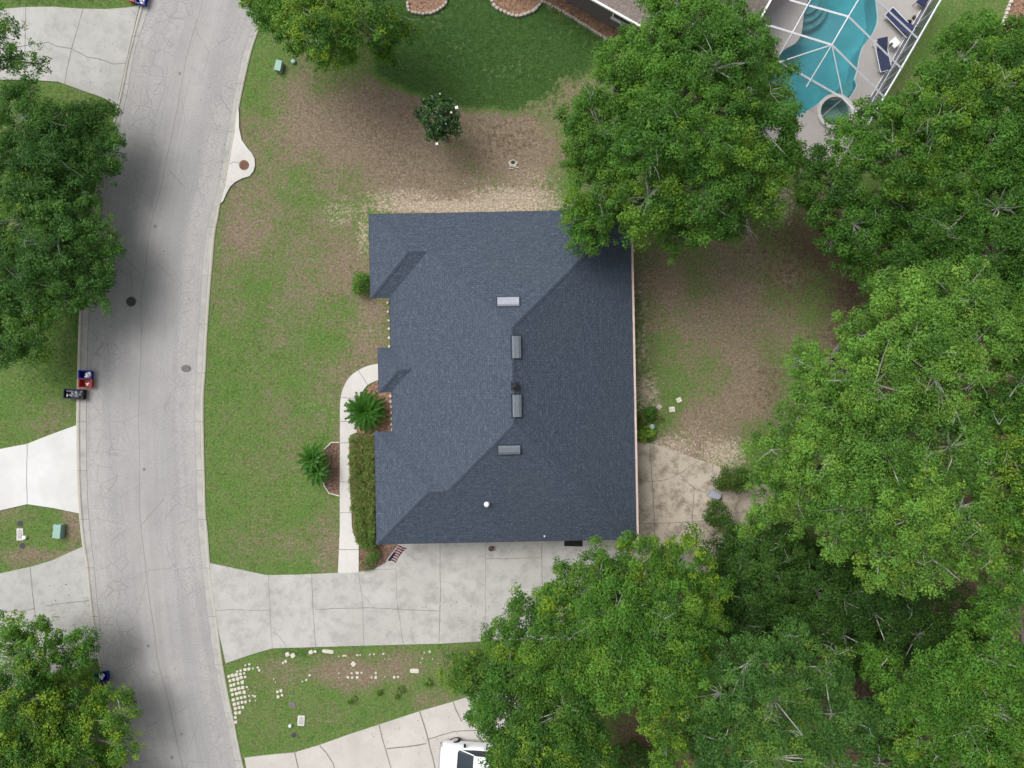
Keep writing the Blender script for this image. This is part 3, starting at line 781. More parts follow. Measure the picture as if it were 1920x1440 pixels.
def vent_at(px, py, along, label, mat, slope):
    """louvred off-ridge vent: a low sheared box with a hood; slope: downhill direction angle in the house frame"""
    q = roof_at(px, py)
    v = thing('roof_vent', label, 'roof vent')
    v.parent = None
    ang = slope + TH
    wq = HM @ q
    v.location = wq; v.rotation_euler = (0, 0, ang)
    th = math.atan(PIT)
    L, wd, h = 1.18, .42, .17
    b = MB(); My = Matrix.Rotation(th, 3, 'Y')
    prof = [(-.26, .02), (-.20, .10), (.05, .17), (.21, .15), (.21, .03)]
    vs = []
    for y in (-L / 2, L / 2):
        for x, z in prof: vs.append(My @ Vector((x, y, z)))
    m = len(prof)
    b.add(vs, [(i, i + 1, m + i + 1, m + i) for i in range(m - 1)] + [list(range(m)), list(range(m, 2 * m))[::-1]])
    b.obj('hood', M[mat], v)
    f = MB().box(My @ Vector((0, 0, .012)), (.70, L + .16, .012), M=My); f.obj('flashing', M['cap'], v)
    g_ = MB()
    for i in range(9): g_.box(My @ Vector((.218, -L / 2 + .1 + i * .12, .08)), (.012, .05, .06), M=My)
    g_.obj('louvre', M['black'], v)
    return v
vent_at(953, 566, 0, 'pale silver roof vent on the north slope of the dark roof', 'vent_light', math.pi / 2)
vent_at(968, 651, 0, 'upper of the two long grey vents lying beside the main ridge', 'vent', 0)
vent_at(969, 761, 0, 'long grey vent beside the ridge, just below the small dark flue', 'vent', 0)
vent_at(955, 843, 0, 'dark crosswise roof vent near the lower end of the main ridge', 'vent', -math.pi / 2)
q = HM @ roof_at(966, 724)
fl = thing('flue', 'small dark square flue between the two long ridge vents', 'flue', q)
MB().box((0, 0, .14), (.24, .24, .40)).obj('pipe', M['vent'], fl)
MB().box((0, 0, .36), (.34, .34, .03), taper=.9).box((0, 0, .40), (.30, .30, .06), taper=.3).obj('cap', M['black'], fl)
MB().box((0, 0, .01), (.5, .5, .01), M=Matrix.Rotation(math.atan(PIT), 3, 'Y')).obj('flashing', M['cap'], fl)
q = HM @ roof_at(913, 944)
pv = thing('pipe_vent', 'round white pipe vent on the lower front slope of the roof', 'vent pipe', q)
MB().tube([(0, 0, -.05), (0, 0, .36)], .05, 12).obj('pipe', M['white'], pv)
MB().lathe((0, 0, .30), [(.13, 0), (.15, .05), (.12, .12), (.05, .16), (0, .17)], 16).obj('cap', M['white'], pv)
MB().lathe((0, 0, -.02), [(.20, -.02), (.16, .05), (.07, .12)], 14).obj('flashing', M['vent_light'], pv)
q = HM @ roof_at(1021, 1005)
tag(MB().lathe((0, 0, -.03), [(.05, 0), (.05, .12), (.03, .16), (0, .16)], 10).obj('pipe_vent', M['white'], loc=q), 'tiny white vent stub at the lower eave of the roof', 'vent pipe')

# flag on an angled pole at the garage corner
A_, B_ = W(752, 1016, 1.9), W(726, 1050, 2.75)
fg = thing('flag', 'striped red and white flag with a navy corner hung by the garage', 'flag', A_)
dv = B_ - A_
MB().tube([(0, 0, 0), dv * 1.04], .014, 8).obj('pole', M['white'], fg)
MB().lathe(tuple(dv * 1.04), [(.02, -.02), (.035, 0), (.02, .03), (0, .035)], 8).obj('finial', M['chrome'], fg)
n1, n2 = 26, 20
out = Vector((dv.y, -dv.x, 0)).normalized() * -1
if out.x > 0: out = -out
vs = []
for i in range(n1 + 1):
    for j in range(n2 + 1):
        u = i / n1; v = j / n2
        # u: from the tip (0) down the pole (1), v: fly
        base = dv * (1 - .80 * u)
        fly = -out * (.50 * v + .04 * math.sin(v * 9 + u * 4)) + Vector((0, 0, -.62 * v)) + dv.normalized() * (.05 * math.sin(v * 7 + u * 3) * v)
        vs.append(base + fly)
fs = []; mi = []
for i in range(n1):
    for j in range(n2):
        k = i * (n2 + 1) + j
        fs.append((k, k + 1, k + n2 + 2, k + n2 + 1))
        stripe = int(i / 2)
        mi.append(2 if (i < 14 and j < 8) else (0 if stripe % 2 == 0 else 1))
cl = MB().add(vs, fs); cl.m = mi
for r_ in range(4):
    for c_ in range(4):
        k = (2 + r_ * 3) * (n2 + 1) + 1 + c_ * 2
        p = Vector(vs[k]); e1 = (Vector(vs[k + 1]) - p) * .45; e2 = (Vector(vs[k + n2 + 1]) - p) * .8; nn = e1.cross(e2).normalized() * .004
        for s_ in (1, -1):
            o_ = p + nn * s_; ce = o_ + e1 * .5 + e2 * .5
            star = [ce + (e1 * math.cos(a) + e2 * math.sin(a)) * (.55 if i % 2 == 0 else .24) for i, a in enumerate([math.pi * i / 5 for i in range(10)])]
            cl.add(star, [list(range(10))], 1)
cl.obj('cloth', [M['flag_red'], M['flag_white'], M['flag_blue']], fg, smooth=True)

# ------------------------------------------------------------------ the neighbour's house at the top
d_ = Vector((.873, -.488)); n_ = Vector((.488, .873))                         # along the front wall, and into the house (world axes)
w0 = W(1105, 27).xy
nb = thing('house', 'neighbouring grey-walled house with a brown roof at the top edge', 'house', (w0.x, w0.y, 0), math.atan2(d_.y, d_.x))
# local x along the wall, y into the plot
FP = [(-6.5, 0), (4.2, 0), (4.2, 1.6), (8.6, 1.6), (8.6, 15), (-6.5, 15)]
b = MB(); m = len(FP)
b.add([(x, y, z) for z in (2.75, 0) for x, y in FP], [(i, i + m, (i + 1) % m + m, (i + 1) % m)[::-1] for i in range(m)])
b.obj('wall', M['stucco_grey'], nb)
o_ = .62
EV = [(-6.5 - o_, -o_), (4.2 + o_, -o_), (4.2 + o_, 1.6 - o_), (8.6 + o_, 1.6 - o_), (8.6 + o_, 15 + o_), (-6.5 - o_, 15 + o_)]
ez = 2.95
fb = MB().add([(x, y, z) for z in (ez, ez - .2) for x, y in EV], [(i, (i + 1) % m, (i + 1) % m + m, i + m) for i in range(m)] + [[m + i for i in range(m)][::-1]])
for i in range(m):
    p, q = Vector(EV[i]), Vector(EV[(i + 1) % m]); dd = (q - p).normalized(); c_ = (p + q) / 2 + Vector((dd.y, -dd.x)) * .07
    fb.box((c_.x, c_.y, ez - .03), ((q - p).length + .14, .12, .12), math.atan2(dd.y, dd.x))
fb.obj('fascia', M['white'], nb)
rb2 = MB(); x0, x1, y0, y1 = EV[0][0] , EV[3][0], EV[0][1], EV[4][1]
hy = (y1 - y0) / 2; pz = .45; rz = ez + .02 + pz * hy
def pl2(P):
    P = [Vector(p) for p in P]; u = (P[1] - P[0]).normalized(); nr = (P[1] - P[0]).cross(P[-1] - P[0]).normalized(); v = nr.cross(u)
    rb2.add(P, [list(range(len(P)))], 0, [[((p - P[0]).dot(u), (p - P[0]).dot(v)) for p in P]])
xr0, xr1 = x0 + hy * .9, x1 - hy * .9
e = ez + .02; k2 = (4.2 + o_); ys_ = 1.6 - o_
pl2([(x0, y0, e), (k2, y0, e), (k2 + .0, y0 + 0.0, e), (k2, ys_, e + pz * (ys_ - y0)), (x1, ys_, e), (xr1, y0 + hy, rz), (xr0, y0 + hy, rz)][:1] + [(k2, y0, e), (k2, ys_, e + pz * (ys_ - y0)), (xr1, y0 + hy, rz), (xr0, y0 + hy, rz)])
pl2([(k2, ys_, e), (x1, ys_, e), (xr1, y0 + hy, rz), (k2, ys_, e + pz * (ys_ - y0))])
pl2([(x1, ys_, e), (x1, y1, e), (xr1, y0 + hy, rz)])
pl2([(x1, y1, e), (x0, y1, e), (xr0, y0 + hy, rz), (xr1, y0 + hy, rz)])
pl2([(x0, y1, e), (x0, y0, e), (xr0, y0 + hy, rz)])
pl2([(k2, y0, e), (k2, ys_, e), (k2, ys_, e + pz * (ys_ - y0))])
rb2.obj('roof', M['shingle_brown'], nb)
window(nb, (2.25, 0, 1.75), 1.5, 1.25, -math.pi / 2)
window(nb, (-3.4, 0, 1.6), 1.3, 1.3, -math.pi / 2)
window(nb, (6.4, 1.6, 1.6), 1.3, 1.3, -math.pi / 2)
# ------------------------------------------------------------------ pool cage and what stands under it
cage = thing('pool_cage', 'white-framed screened pool enclosure over the turquoise pool', 'pool cage', W(1590, 120))
cl0 = cage.location.copy()
def cp(px, py, z): return W(px, py, z) - cl0
RZ_, EZ_, LZ_ = 4.5, 3.0, 3.2
Rm = cp(1628, -60, RZ_); R0 = cp(1610, 0, RZ_); R1 = cp(1591, 31, RZ_); R2 = cp(1560, 84, RZ_)
Ea = cp(1790, -46, EZ_); Eb = cp(1722, 73, EZ_); Ec = cp(1690, 128, EZ_); Ed = cp(1658, 182, EZ_); Ee = cp(1628, 233, EZ_)
La = cp(1481, 0, LZ_); Lb = cp(1428, 43, LZ_); Lc = cp(1462, 116, EZ_); Ff = cp(1581, 184, EZ_); Fm = cp(1512, 163, EZ_ - .02); Lp0 = cp(1520, 0, 3.7)
Ld = cp(1400, 82, EZ_)
Rtop = cp(1590 + 60, -60 - 45, RZ_); R00 = cp(1622, -21, RZ_)
def beam(a, b, w=.10, name='beam'):
    MB().tube([a, b], w * .5, 4).obj(name, M['white_metal'], cage)
for a, b in ((R1, Ec), (R1, La), (R2, Ed), (R2, Lb), (R00, Eb), (Lc, Ff), (Ff, Ee), (Ld, Lc)): beam(a, b, .12)
for a, b in ((R00, R1), (R1, R2), (R2, Fm), (R2, Lc), (R2, Ff), (cp(1485, 63, 3.75), cp(1463, 101, 3.1)), (cp(1532, -22, 3.75), cp(1485, 63, 3.75)), (Rm, R00)): beam(a, b, .075, 'purlin')
for a, b in ((Ea, Eb), (Eb, Ec), (Ec, Ed), (Ed, Ee)): beam(a, b, .11, 'rail')
def down(p, z=.1): return Vector((p.x, p.y, z))
Ez = (Ea + Eb) / 2
for p in (Ea, Ez, Eb, Ec, Ed, Ee, Ff, Lc, (Eb + Ec) / 2, (Ec + Ed) / 2): beam(p, down(p), .07, 'post')
for a, b in ((Ea, Ez), (Ez, Eb), (Eb, Ec), (Ec, Ed), (Ed, Ee)):
    beam(down(a, .16), down(b, .16), .07, 'rail'); beam(down(a, 1.05), down(b, 1.05), .05, 'rail')
    MB().add([a, b, down(b), down(a)], [(0, 1, 2, 3)]).obj('wall_screen', M['screen_wall'], cage)
for q in ([R1, Ec, Ed, R2], [R00, Eb, Ec, R1], [R1, R2, Lb, La], [R2, Ed, Ee, Ff], [R2, Ff, Fm, Lc], [R2, Lc, Ld, Lb]):
    MB().add([p - Vector((0, 0, .07)) for p in q], [list(range(len(q)))]).obj('roof_screen', M['screen'], cage)
for a, b in ((Lc, Ff), (Ff, Ee)): MB().add([a, b, down(b), down(a)], [(0, 1, 2, 3)]).obj('wall_screen', M['screen'], cage)

def lounger(loc, rz, label, group='navy sun loungers on the pool deck'):
    t = thing('sun_lounger', label, 'sun lounger', loc, rz, group)
    f = MB()
    for s in (-1, 1): f.tube([(-1.0, s * .36, .34), (.95, s * .36, .34)], .024, 6)
    f.tube([(-1.0, -.36, .34), (-1.0, .36, .34)], .024, 6).tube([(.95, -.36, .34), (.95, .36, .34)], .024, 6)
    f.obj('frame', M['white_metal'], t)
    for x in (-.8, .75):
        for s in (-1, 1): MB().tube([(x, s * .36, .34), (x * 1.06, s * .36, 0)], .022, 6).obj('leg', M['white_metal'], t)
    s_ = MB(); n = 10; vs = []
    for i in range(n + 1):
        x = -.98 + 1.26 * i / n
        for y in (-.33, .33): vs.append((x, y, .355 - .02 * math.sin(math.pi * i / n)))
    s_.add(vs, [(2 * i, 2 * i + 2, 2 * i + 3, 2 * i + 1) for i in range(n)]); s_.obj('seat', M['navy'], t)
    b_ = MB(); vs = []
    for i in range(7):
        k = i / 6
        for y in (-.33, .33): vs.append((.28 + .66 * k, y, .355 + .30 * k + .02 * math.sin(math.pi * k)))
    b_.add(vs, [(2 * i, 2 * i + 2, 2 * i + 3, 2 * i + 1) for i in range(6)]); b_.obj('backrest', M['navy'], t)
    return t
lounger(W(1682, 48, .1), R(-46), 'navy sun lounger nearer the top, beside the curved pool edge')
lounger(W(1650, 108, .1), R(102), 'navy sun lounger below the white side table')
def chair(loc, rz, label):
    t = thing('patio_chair', label, 'chair', loc, rz)
    for x in (-.25, .25):
        for y in (-.25, .25): MB().tube([(x, y, .42), (x * 1.1, y * 1.1, 0)], .02, 6).obj('leg', M['black'], t)
    MB().bbox((0, 0, .44), (.56, .56, .06)).obj('seat', M['navy'], t)
    MB().box((0, .30, .70), (.56, .05, .5)).obj('backrest', M['navy'], t)
chair(W(1722, 8, .1), R(-30), 'navy patio chair at the top edge inside the pool cage')
tb = thing('side_table', 'white square side table between the two navy loungers', 'table', W(1671, 86, .1), R(42))
MB().bbox((0, 0, .42), (.52, .52, .04)).obj('tabletop', M['white'], tb)
for x in (-.22, .22):
    for y in (-.22, .22): MB().box((x, y, .2), (.04, .04, .4)).obj('leg', M['white'], tb)
tag(MB().bbox((0, 0, .03), (.28, .10, .06)).obj('tray', M['black'], loc=W(1670, 84, .54), rot=(0, 0, R(45))), 'small black tray lying on the white side table', 'tray')
bs = thing('speaker', 'small black box standing on the deck above the upper lounger', 'speaker', W(1702, 43, .1), R(5))
MB().bbox((0, 0, .12), (.24, .17, .24)).obj('body', M['black'], bs)
MB().box((0, -.088, .12), (.18, .008, .18)).obj('grille', M['iron'], bs)
tag(MB().lathe((0, 0, 0), [(.08, 0), (.10, .1), (.09, .18), (.07, .18), (.06, .15)], 12).obj('plant_pot', M['iron'], loc=W(1712, 34, .1)), 'little dark pot just right of the small black box on the deck', 'pot')

# ------------------------------------------------------------------ bins at the kerb
def bin_(loc, rz, mat, label, group=None):
    t = thing('recycling_bin', label, 'recycling bin', loc, rz, group)
    hx, hy, h, tp = .33, .23, .36, 1.13
    b = MB(); vs = []
    def ring(k, z): return [(-hx * k, -hy * k, z), (hx * k, -hy * k, z), (hx * k, hy * k, z), (-hx * k, hy * k, z)]
    vs = ring(1, 0) + ring(tp, h) + ring(tp - .08, h) + ring(.92, .02)
    fs = [(3, 2, 1, 0)]
    for l in range(3):
        for k in range(4): fs.append((l * 4 + k, l * 4 + (k + 1) % 4, l * 4 + 4 + (k + 1) % 4, l * 4 + 4 + k))
    fs.append((12, 13, 14, 15)); b.add(vs, fs); b.obj('tub', M[mat], t)
    r = MB()
    for s in (-1, 1):
        r.box((0, s * (hy * tp + .01), h - .01), (hx * tp * 2 + .09, .05, .05)); r.box((s * (hx * tp + .02), 0, h - .012), (.05, hy * tp * 2, .048))
    r.obj('rim', M[mat], t)
    for s in (-1, 1): MB().tube([(s * .40, -.10, h - .05), (s * .44, -.08, h - .10), (s * .44, .08, h - .10), (s * .40, .10, h - .05)], .014, 6).obj('handle', M[mat], t)
    return t
def heap(loc, rz, label, mat, cat='recyclables', sx=.22, sy=.13, n=9, seed=1, name='recyclables'):
    r_ = random.Random(seed); b = MB()
    for i in range(n):
        x, y = r_.uniform(-sx, sx), r_.uniform(-sy, sy)
        if i % 3 == 0:
            a = r_.uniform(0, 3); b.tube([(x, y, .02 + .02 * i), (x + .14 * math.cos(a), y + .14 * math.sin(a), .05 + .02 * i)], r_.uniform(.03, .05), 8)
        else:
            Mx = Matrix.Rotation(r_.uniform(-.5, .5), 3, 'X') @ Matrix.Rotation(r_.uniform(-.5, .5), 3, 'Y')
            b.box((x, y, .03 + .015 * i), (r_.uniform(.10, .2), r_.uniform(.06, .14), r_.uniform(.02, .06)), r_.uniform(0, 3), M=Mx)
    b.v = [(max(-sx - .05, min(sx + .05, v[0])), max(-sy - .05, min(sy + .05, v[1])), max(0.0, v[2])) for v in b.v]
    return tag(b.obj(name, M[mat], loc=loc, rot=(0, 0, rz)), label, cat)
BG = 'plastic recycling bins put out at the kerb'
bin_(W(165.5, 703, .06), R(-2), 'blue', 'blue bin above the red one, beside the long black tub', BG)
heap(W(166, 703, .30), 0, 'white papers heaped in the blue bin that touches a red bin', 'white', seed=3)
bin_(W(166, 718.5, .06), R(-3), 'red', 'red bin directly above the long black tub on the kerb', BG)
heap(W(165, 721, .30), .2, 'single pale carton lying in the red bin by the black tub', 'white', n=3, sx=.09, sy=.05, seed=5)
bin_(W(270.5, 1, .06), R(74), 'blue', 'blue bin at the top edge of the photo beside the driveway corner', BG)
heap(W(269.5, 2, .30), R(74), 'white papers heaped in the blue bin at the top edge', 'white', seed=8)
bin_(W(252, -5, .06), R(74), 'red', 'red bin on the grass left of the topmost blue bin', BG)
bin_(W(196, 1265, .06), R(10), 'blue', 'blue bin half under the tree at the lower left kerb', BG)
heap(W(195, 1266, .30), R(12), 'pale bottles in the blue bin under the lower left tree', 'white', seed=12)
tag(heap(W(193, 1283, 0.03), 0, 'pile of brown cardboard and twigs just below the lowest blue bin', 'terracotta', 'cardboard', n=10, sx=.3, sy=.2, seed=4, name='cardboard_pile'))
tub = thing('storage_tub', 'long black tub straddling the kerb below the red bin', 'tub', W(144.5, 738.5, .07), R(-4))
L_, Wd, h_ = 1.16, .60, .40
b = MB()
for s in (-1, 1): b.box((0, s * (Wd / 2 - .02), h_ / 2), (L_, .04, h_)); b.box((s * (L_ / 2 - .02), 0, h_ / 2), (.04, Wd - .08, h_))
b.box((0, 0, .02), (L_ - .08, Wd - .08, .04)); b.obj('body', M['black'], tub)
r_ = MB()
for s in (-1, 1): r_.box((0, s * (Wd / 2 + .005), h_ + .005), (L_ + .06, .06, .03)); r_.box((s * (L_ / 2 + .005), 0, h_ + .005), (.06, Wd - .05, .029))
r_.obj('rim', M['black'], tub)
heap(W(144, 738.5, .34), R(-4), 'grey scrap packed into the long black tub', 'vent_light', 'scrap', .42, .16, 26, 21, 'scrap_pile')

# ------------------------------------------------------------------ utility covers, boxes, manholes
def cabinet(loc, sx, sy, h, rz, label, mat='green_box'):
    t = thing('utility_cabinet', label, 'utility box', loc, rz)
    MB().bbox((0, 0, h / 2), (sx, sy, h), .04).obj('body', M[mat], t)
    MB().bbox((0, 0, h + .015), (sx + .04, sy + .04, .05), .02).obj('lid', M[mat], t)
    MB().box((0, -sy / 2 - .022, h * .55), (.06, .02, .08)).obj('latch', M['iron'], t)
    return t
cabinet(W(115, 994), .44, .82, .42, R(-5), 'pale green utility box in the small lawn patch between driveways')
cabinet(W(525.5, 128), .36, .62, .38, R(-12), 'pale green utility box on the verge below the top tree')
def cap_(loc, label, r=.13, mat='green_box', h=.16):
    t = thing('sewer_cleanout', label, 'pipe cap', loc)
    MB().tube([(0, 0, -.02), (0, 0, h)], r * .85, 14).obj('pipe', M[mat], t)
    MB().lathe((0, 0, h - .04), [(r, 0), (r, .05), (r * .8, .08), (0, .09)], 16).obj('cap', M[mat], t)
cap_(W(551, 117), 'small pale green cap right of the upper utility box', .14)
cap_(W(48.5, 1007), 'round white cap beside the concrete meter cover', .12, 'white')
cap_(W(545, 1359), 'small round white cap left of the lower meter box', .10, 'white')
cap_(W(1219.5, 799), 'pale cylindrical cap among the shrubs at the east wall', .16, 'green_box', .55)
def cover(loc, sx, sy, rz, label, mat='conc_path'):
    t = thing('meter_box', label, 'meter cover', loc, rz)
    MB().bbox((0, 0, .02), (sx, sy, .06), .015).obj('frame', M[mat], t)
    MB().bbox((0, .02, .055), (sx * .6, sy * .62, .02), .006).obj('lid', M['conc_grey'] if mat != 'iron' else M['iron_grey'], t)
    MB().lathe((0, sy * .36, .05), [(.03, 0), (.03, .01), (0, .012)], 10).obj('knob', M['iron'], t)
cover(W(38, 1002), .42, .76, 0, 'pale concrete meter cover in the small lawn patch')
cover(W(565, 1351), .44, .64, R(-3), 'whitish meter box set in the lower verge grass')
def lid(loc, r, label, mat='iron', name='manhole_cover', cat='manhole', sy=1.0, ring='iron_grey'):
    t = thing(name, label, cat, loc)
    MB().lathe((0, 0, -.02), [(r * 1.12, 0), (r * 1.12, .03), (r * 1.0, .034)], 28, sy=sy).obj('frame', M[ring], t)
    b = MB().lathe((0, 0, -.01), [(r * .97, 0), (r * .97, .035), (0, .036)], 28, sy=sy)
    for i in range(-3, 4):
        for j in range(-3, 4):
            if i * i + j * j < 10 and (i + j) % 2 == 0: b.box((i * r * .26, j * r * .26 * sy, .03), (r * .13, r * .13 * sy, .014))
    b.obj('lid', M[mat], t)
lid(W(246, 565.5, .048), .29, 'dark round manhole cover in the road near the left tree')
lid(W(349, 691, .03), .28, 'grey manhole cover near the right side of the road', 'iron_grey', sy=.72, ring='seam')
lid(W(457.5, 309.5, .095), .28, 'rusty round cover in the concrete storm drain apron', 'terracotta', ring='mulch_red')
lid(W(38, 981.5, .0), .19, 'dark round lid above the pale concrete meter cover', name='valve_cover', cat='valve cover')
lid(W(42, 1023, .0), .18, 'dark round lid below the pale concrete meter cover', name='valve_cover', cat='valve cover')
lid(W(548, 1321, .0), .20, 'grey sunken lid in the verge above the whitish meter box', 'iron_grey', name='valve_cover', cat='valve cover')
lid(W(551, 1378, .0), .17, 'dark lid in the grass below the small round white cap', name='valve_cover', cat='valve cover')
dn = thing('drain_pit', 'dark open drain pit with a broken grey rim in the bare soil', 'drain', W(962, 305))
b = MB(); vs = []
for r0, z in ((.30, 0), (.27, .07), (.15, .08), (.13, -.0)):
    for i in range(14):
        k = 1 + .16 * math.sin(i * 2.3) + .1 * math.cos(i * 3.7); vs.append((r0 * k * math.cos(i * math.pi / 7), r0 * k * .85 * math.sin(i * math.pi / 7) - (.06 if r0 > .2 else 0), z))
b.add(vs, [(l * 14 + i, l * 14 + (i + 1) % 14, (l + 1) * 14 + (i + 1) % 14, (l + 1) * 14 + i) for l in range(3) for i in range(14)]); b.obj('rim', M['stone_grey'], dn)
MB().prism([(.17 * math.cos(i * .6), .15 * math.sin(i * .6)) for i in range(10)], -.01, .012).obj('opening', M['black'], dn)
for k, (x, y, z) in enumerate(((-.12, -.38, .3), (.22, -.30, .1))): MB().bbox((x, y, .03), (.3, .07, .05), .01, rz=z - .3).obj('chunk', M['stone_grey'], dn)
pot = thing('clay_pot', 'small brown pot on the driveway close to the garage eave', 'pot', W(921, 1027, .064))
MB().lathe((0, 0, 0), [(.10, 0), (.15, .2), (.17, .24), (.15, .25), (.13, .16), (0, .15)], 16).obj('body', M['terracotta'], pot)
MB().prism([(.12 * math.cos(a), .12 * math.sin(a)) for a in [i * .63 for i in range(10)]], .1, .18).obj('soil', M['mulch'], pot)
mt = tag(MB().bbox((0, 0, .012), (1.15, .42, .024), .006).obj('door_mat', M['black'], loc=W(1075, 1018, .066), rot=(0, 0, R(-1))), 'black rubber mat at the eave beside the big driveway tree', 'mat')
bx = thing('storage_box', 'low grey-blue box on the patio half under the shrub', 'storage box', W(1338, 927, .06), R(-17))
MB().bbox((0, 0, .17), (.66, .38, .34), .01).obj('body', M['vent_light'], bx)
MB().bbox((0, 0, .36), (.70, .42, .04), .015).obj('lid', M['vent_light'], bx)
for s in (-1, 1): MB().box((s * .34, 0, .25), (.03, .14, .03)).obj('handle', M['vent'], bx)
for (px, py, s, rz), lb in zip(((1273, 750, .33, .4), (1260, 767.5, .36, .1), (1236, 763, .30, .8)), ('pale stepping stone highest of three on the bare east soil', 'pale stepping stone lowest of three on the bare east soil', 'worn stepping stone nearest the east wall of the house')):
    o = MB().bbox((0, 0, .03), (s, s * .9, .06), .02).obj('stepping_stone', M['stone'] if s > .31 else M['stone_grey'], loc=W(px, py), rot=(0, 0, rz)); tag(o, lb, 'stepping stone', 'stepping stones east of the house')

# ------------------------------------------------------------------ stones: edging and scattered paving blocks
def stone_mesh(name, mat, seed):
    r_ = random.Random(seed); vs = []
    for z, k in ((-.3, 1.0), (.25, 1.0), (.5, .78)):
        for i in range(8):
            a = math.pi / 2 * (i // 2) + math.pi / 4 + (.22 if i % 2 else -.22)
            q = .62
            vs.append((q * k * math.cos(a) * r_.uniform(.9, 1.08), q * k * math.sin(a) * r_.uniform(.9, 1.08), z + r_.uniform(-.04, .04)))
    fs = [(l * 8 + i, l * 8 + (i + 1) % 8, (l + 1) * 8 + (i + 1) % 8, (l + 1) * 8 + i) for l in range(2) for i in range(8)] + [list(range(16, 24))]
    return MB().add(vs, fs).mesh(name, M[mat])
SM = [stone_mesh('paving_block', 'stone', i) for i in range(4)]
SG = [stone_mesh('edging_stone', 'stone_grey', i + 9) for i in range(4)]
def stone(px, py, sx, sy, rz, label, group, meshes=SM, h=.07, name='paving_block', cat='paving block'):
    o = bpy.data.objects.new(name, rnd.choice(meshes)); C.objects.link(o)
    o.location = W(px, py) + Vector((0, 0, h * .35)); o.scale = (sx, sy, h); o.rotation_euler = (0, 0, rz)
    return tag(o, label, cat, group)
PB = 'pale paving blocks scattered over the lower verge'
starts = [(78, 385, 5), (98, 445, 5), (105, 515, 4), (118, 590, 5), (135, 655, 4), (148, 730, 6), (160, 800, 5), (172, 868, 3), (182, 935, 2), (180, 1000, 1), (178, 1065, 1)]
ORD = 'first second third fourth fifth sixth seventh eighth ninth tenth eleventh twelfth thirteenth fourteenth fifteenth sixteenth seventeenth eighteenth nineteenth twentieth twenty-first twenty-second twenty-third twenty-fourth twenty-fifth twenty-sixth twenty-seventh twenty-eighth twenty-ninth thirtieth thirty-first thirty-second thirty-third'.split()
for ri, (sx_, sy_, n_) in enumerate(starts):
    for k in range(n_):
        zx, zy = sx_ + 57 * k + rnd.uniform(-5, 5), sy_ - 13 * k + rnd.uniform(-5, 5)
        s = rnd.uniform(.155, .205) if k < 4 else rnd.uniform(.10, .16)
        stone(420 + zx / 8, 1220 + zy / 8, s * 1.05, s, .22 + rnd.uniform(-.15, .15), 'pale paving block %s from the kerb in the %s of the close rows' % (ORD[k], ORD[ri]), 'close rows of paving blocks beside the right kerb')
for zx, zy, s in ((205,310,.14),(255,295,.16),(320,282,.2),(378,272,.2),(440,265,.12),(515,250,.14),(535,292,.15),(325,215,.12),(385,203,.15),(470,682,.14),(370,575,.07),(480,742,.08)):
    stone(420 + zx / 8, 1220 + zy / 8, s, s * .85, rnd.uniform(0, .6), 'loose pale block just above or right of the close kerbside rows', 'loose blocks round the close kerbside rows')
for zx, zy, s in ((955,52,.25),(1036,70,.27),(890,181,.13),(930,158,.17),(805,615,.16),(860,598,.18),(816,688,.18),(877,665,.15)):
    big = s > .24
    stone(420 + zx / 8, 1220 + zy / 8, s, s * .95, rnd.uniform(0, .6), 'large pale block, one of a pair near the driveway edge' if big else ('pale block in the group of four in mid verge' if zy > 500 else 'small pale block under the pair of large blocks'), ('pair of large pale blocks' if big else ('group of four blocks' if zy > 500 else 'small blocks under the large pair')))
for zx, zy, s in ((1290,365,.15),(1240,437,.13),(1180,460,.11),(750,418,.09),(775,470,.08)):
    stone(420 + zx / 8, 1220 + zy / 8, s, s * .8, rnd.uniform(0, 1), 'small pale block alone in the worn middle of the verge', 'lone small blocks in mid verge')
for zx, zy, sx_, sy_ in ((50+0,80,.16,.12),):
    pass
for zx, zy, sx_, sy_ in ((330,142,.17,.10),(362,140,.1,.09),(520,135,.16,.09),(560,130,.1,.08),(690,125,.10,.10),(750,120,.12,.09),(880,116,.12,.1),(262,152,.08,.06),(960,188,.06,.05),(900,186,.06,.05)):
    stone(600 + zx / 7.38, 1210 + zy / 7.38, sx_, sy_, rnd.uniform(-.1, .1), 'small pale stone in the faint line near the driveway edge', 'faint line of stones below the driveway')
for zx, zy, s in ((440,382,.13),(520,380,.17),(577,376,.12),(390,441,.15),(450,443,.14),(520,440,.17),(265,382,.09),(268,445,.07)):
    stone(600 + zx / 7.38, 1210 + zy / 7.38, s * 1.1, s * .85, rnd.uniform(-.3, .3), 'pale block in the double row below the tilted square slab', 'double row of blocks below the tilted slab')
for zx, zy, s in ((775,380,.14),(718,440,.12),(775,441,.17),(1030,441,.16),(1082,434,.13),(898,434,.07)):
    stone(600 + zx / 7.38, 1210 + zy / 7.38, s * .95, s, rnd.uniform(-.3, .3), 'pale block between the double row and the oblong slab', 'blocks between the double row and the oblong slab')
for zx, zy, s in ((1445,98,.09),(1522,86,.13),(1560,185,.07),(1420,178,.09),(1395,235,.08),(1640,250,.06)):
    stone(600 + zx / 7.38, 1210 + zy / 7.38, s, s, rnd.uniform(0, 1), 'tiny pale stone near the bushes at the right end of the verge', 'tiny stones at the right end of the verge')
stone(600 + 112 / 7.38, 1210 + 84 / 7.38, .66, .22, -.12, 'long white slab at the top of the verge by the driveway', None, name='stone_slab', cat='slab')
stone(600 + 465 / 7.38, 1210 + 255 / 7.38, .27, .27, .75, 'square white slab turned like a diamond in the verge', None, name='stone_slab', cat='slab')
stone(600 + 1310 / 7.38, 1210 + 353 / 7.38, .52, .27, -.03, 'oblong white slab at the right end of the verge', None, name='stone_slab', cat='slab')
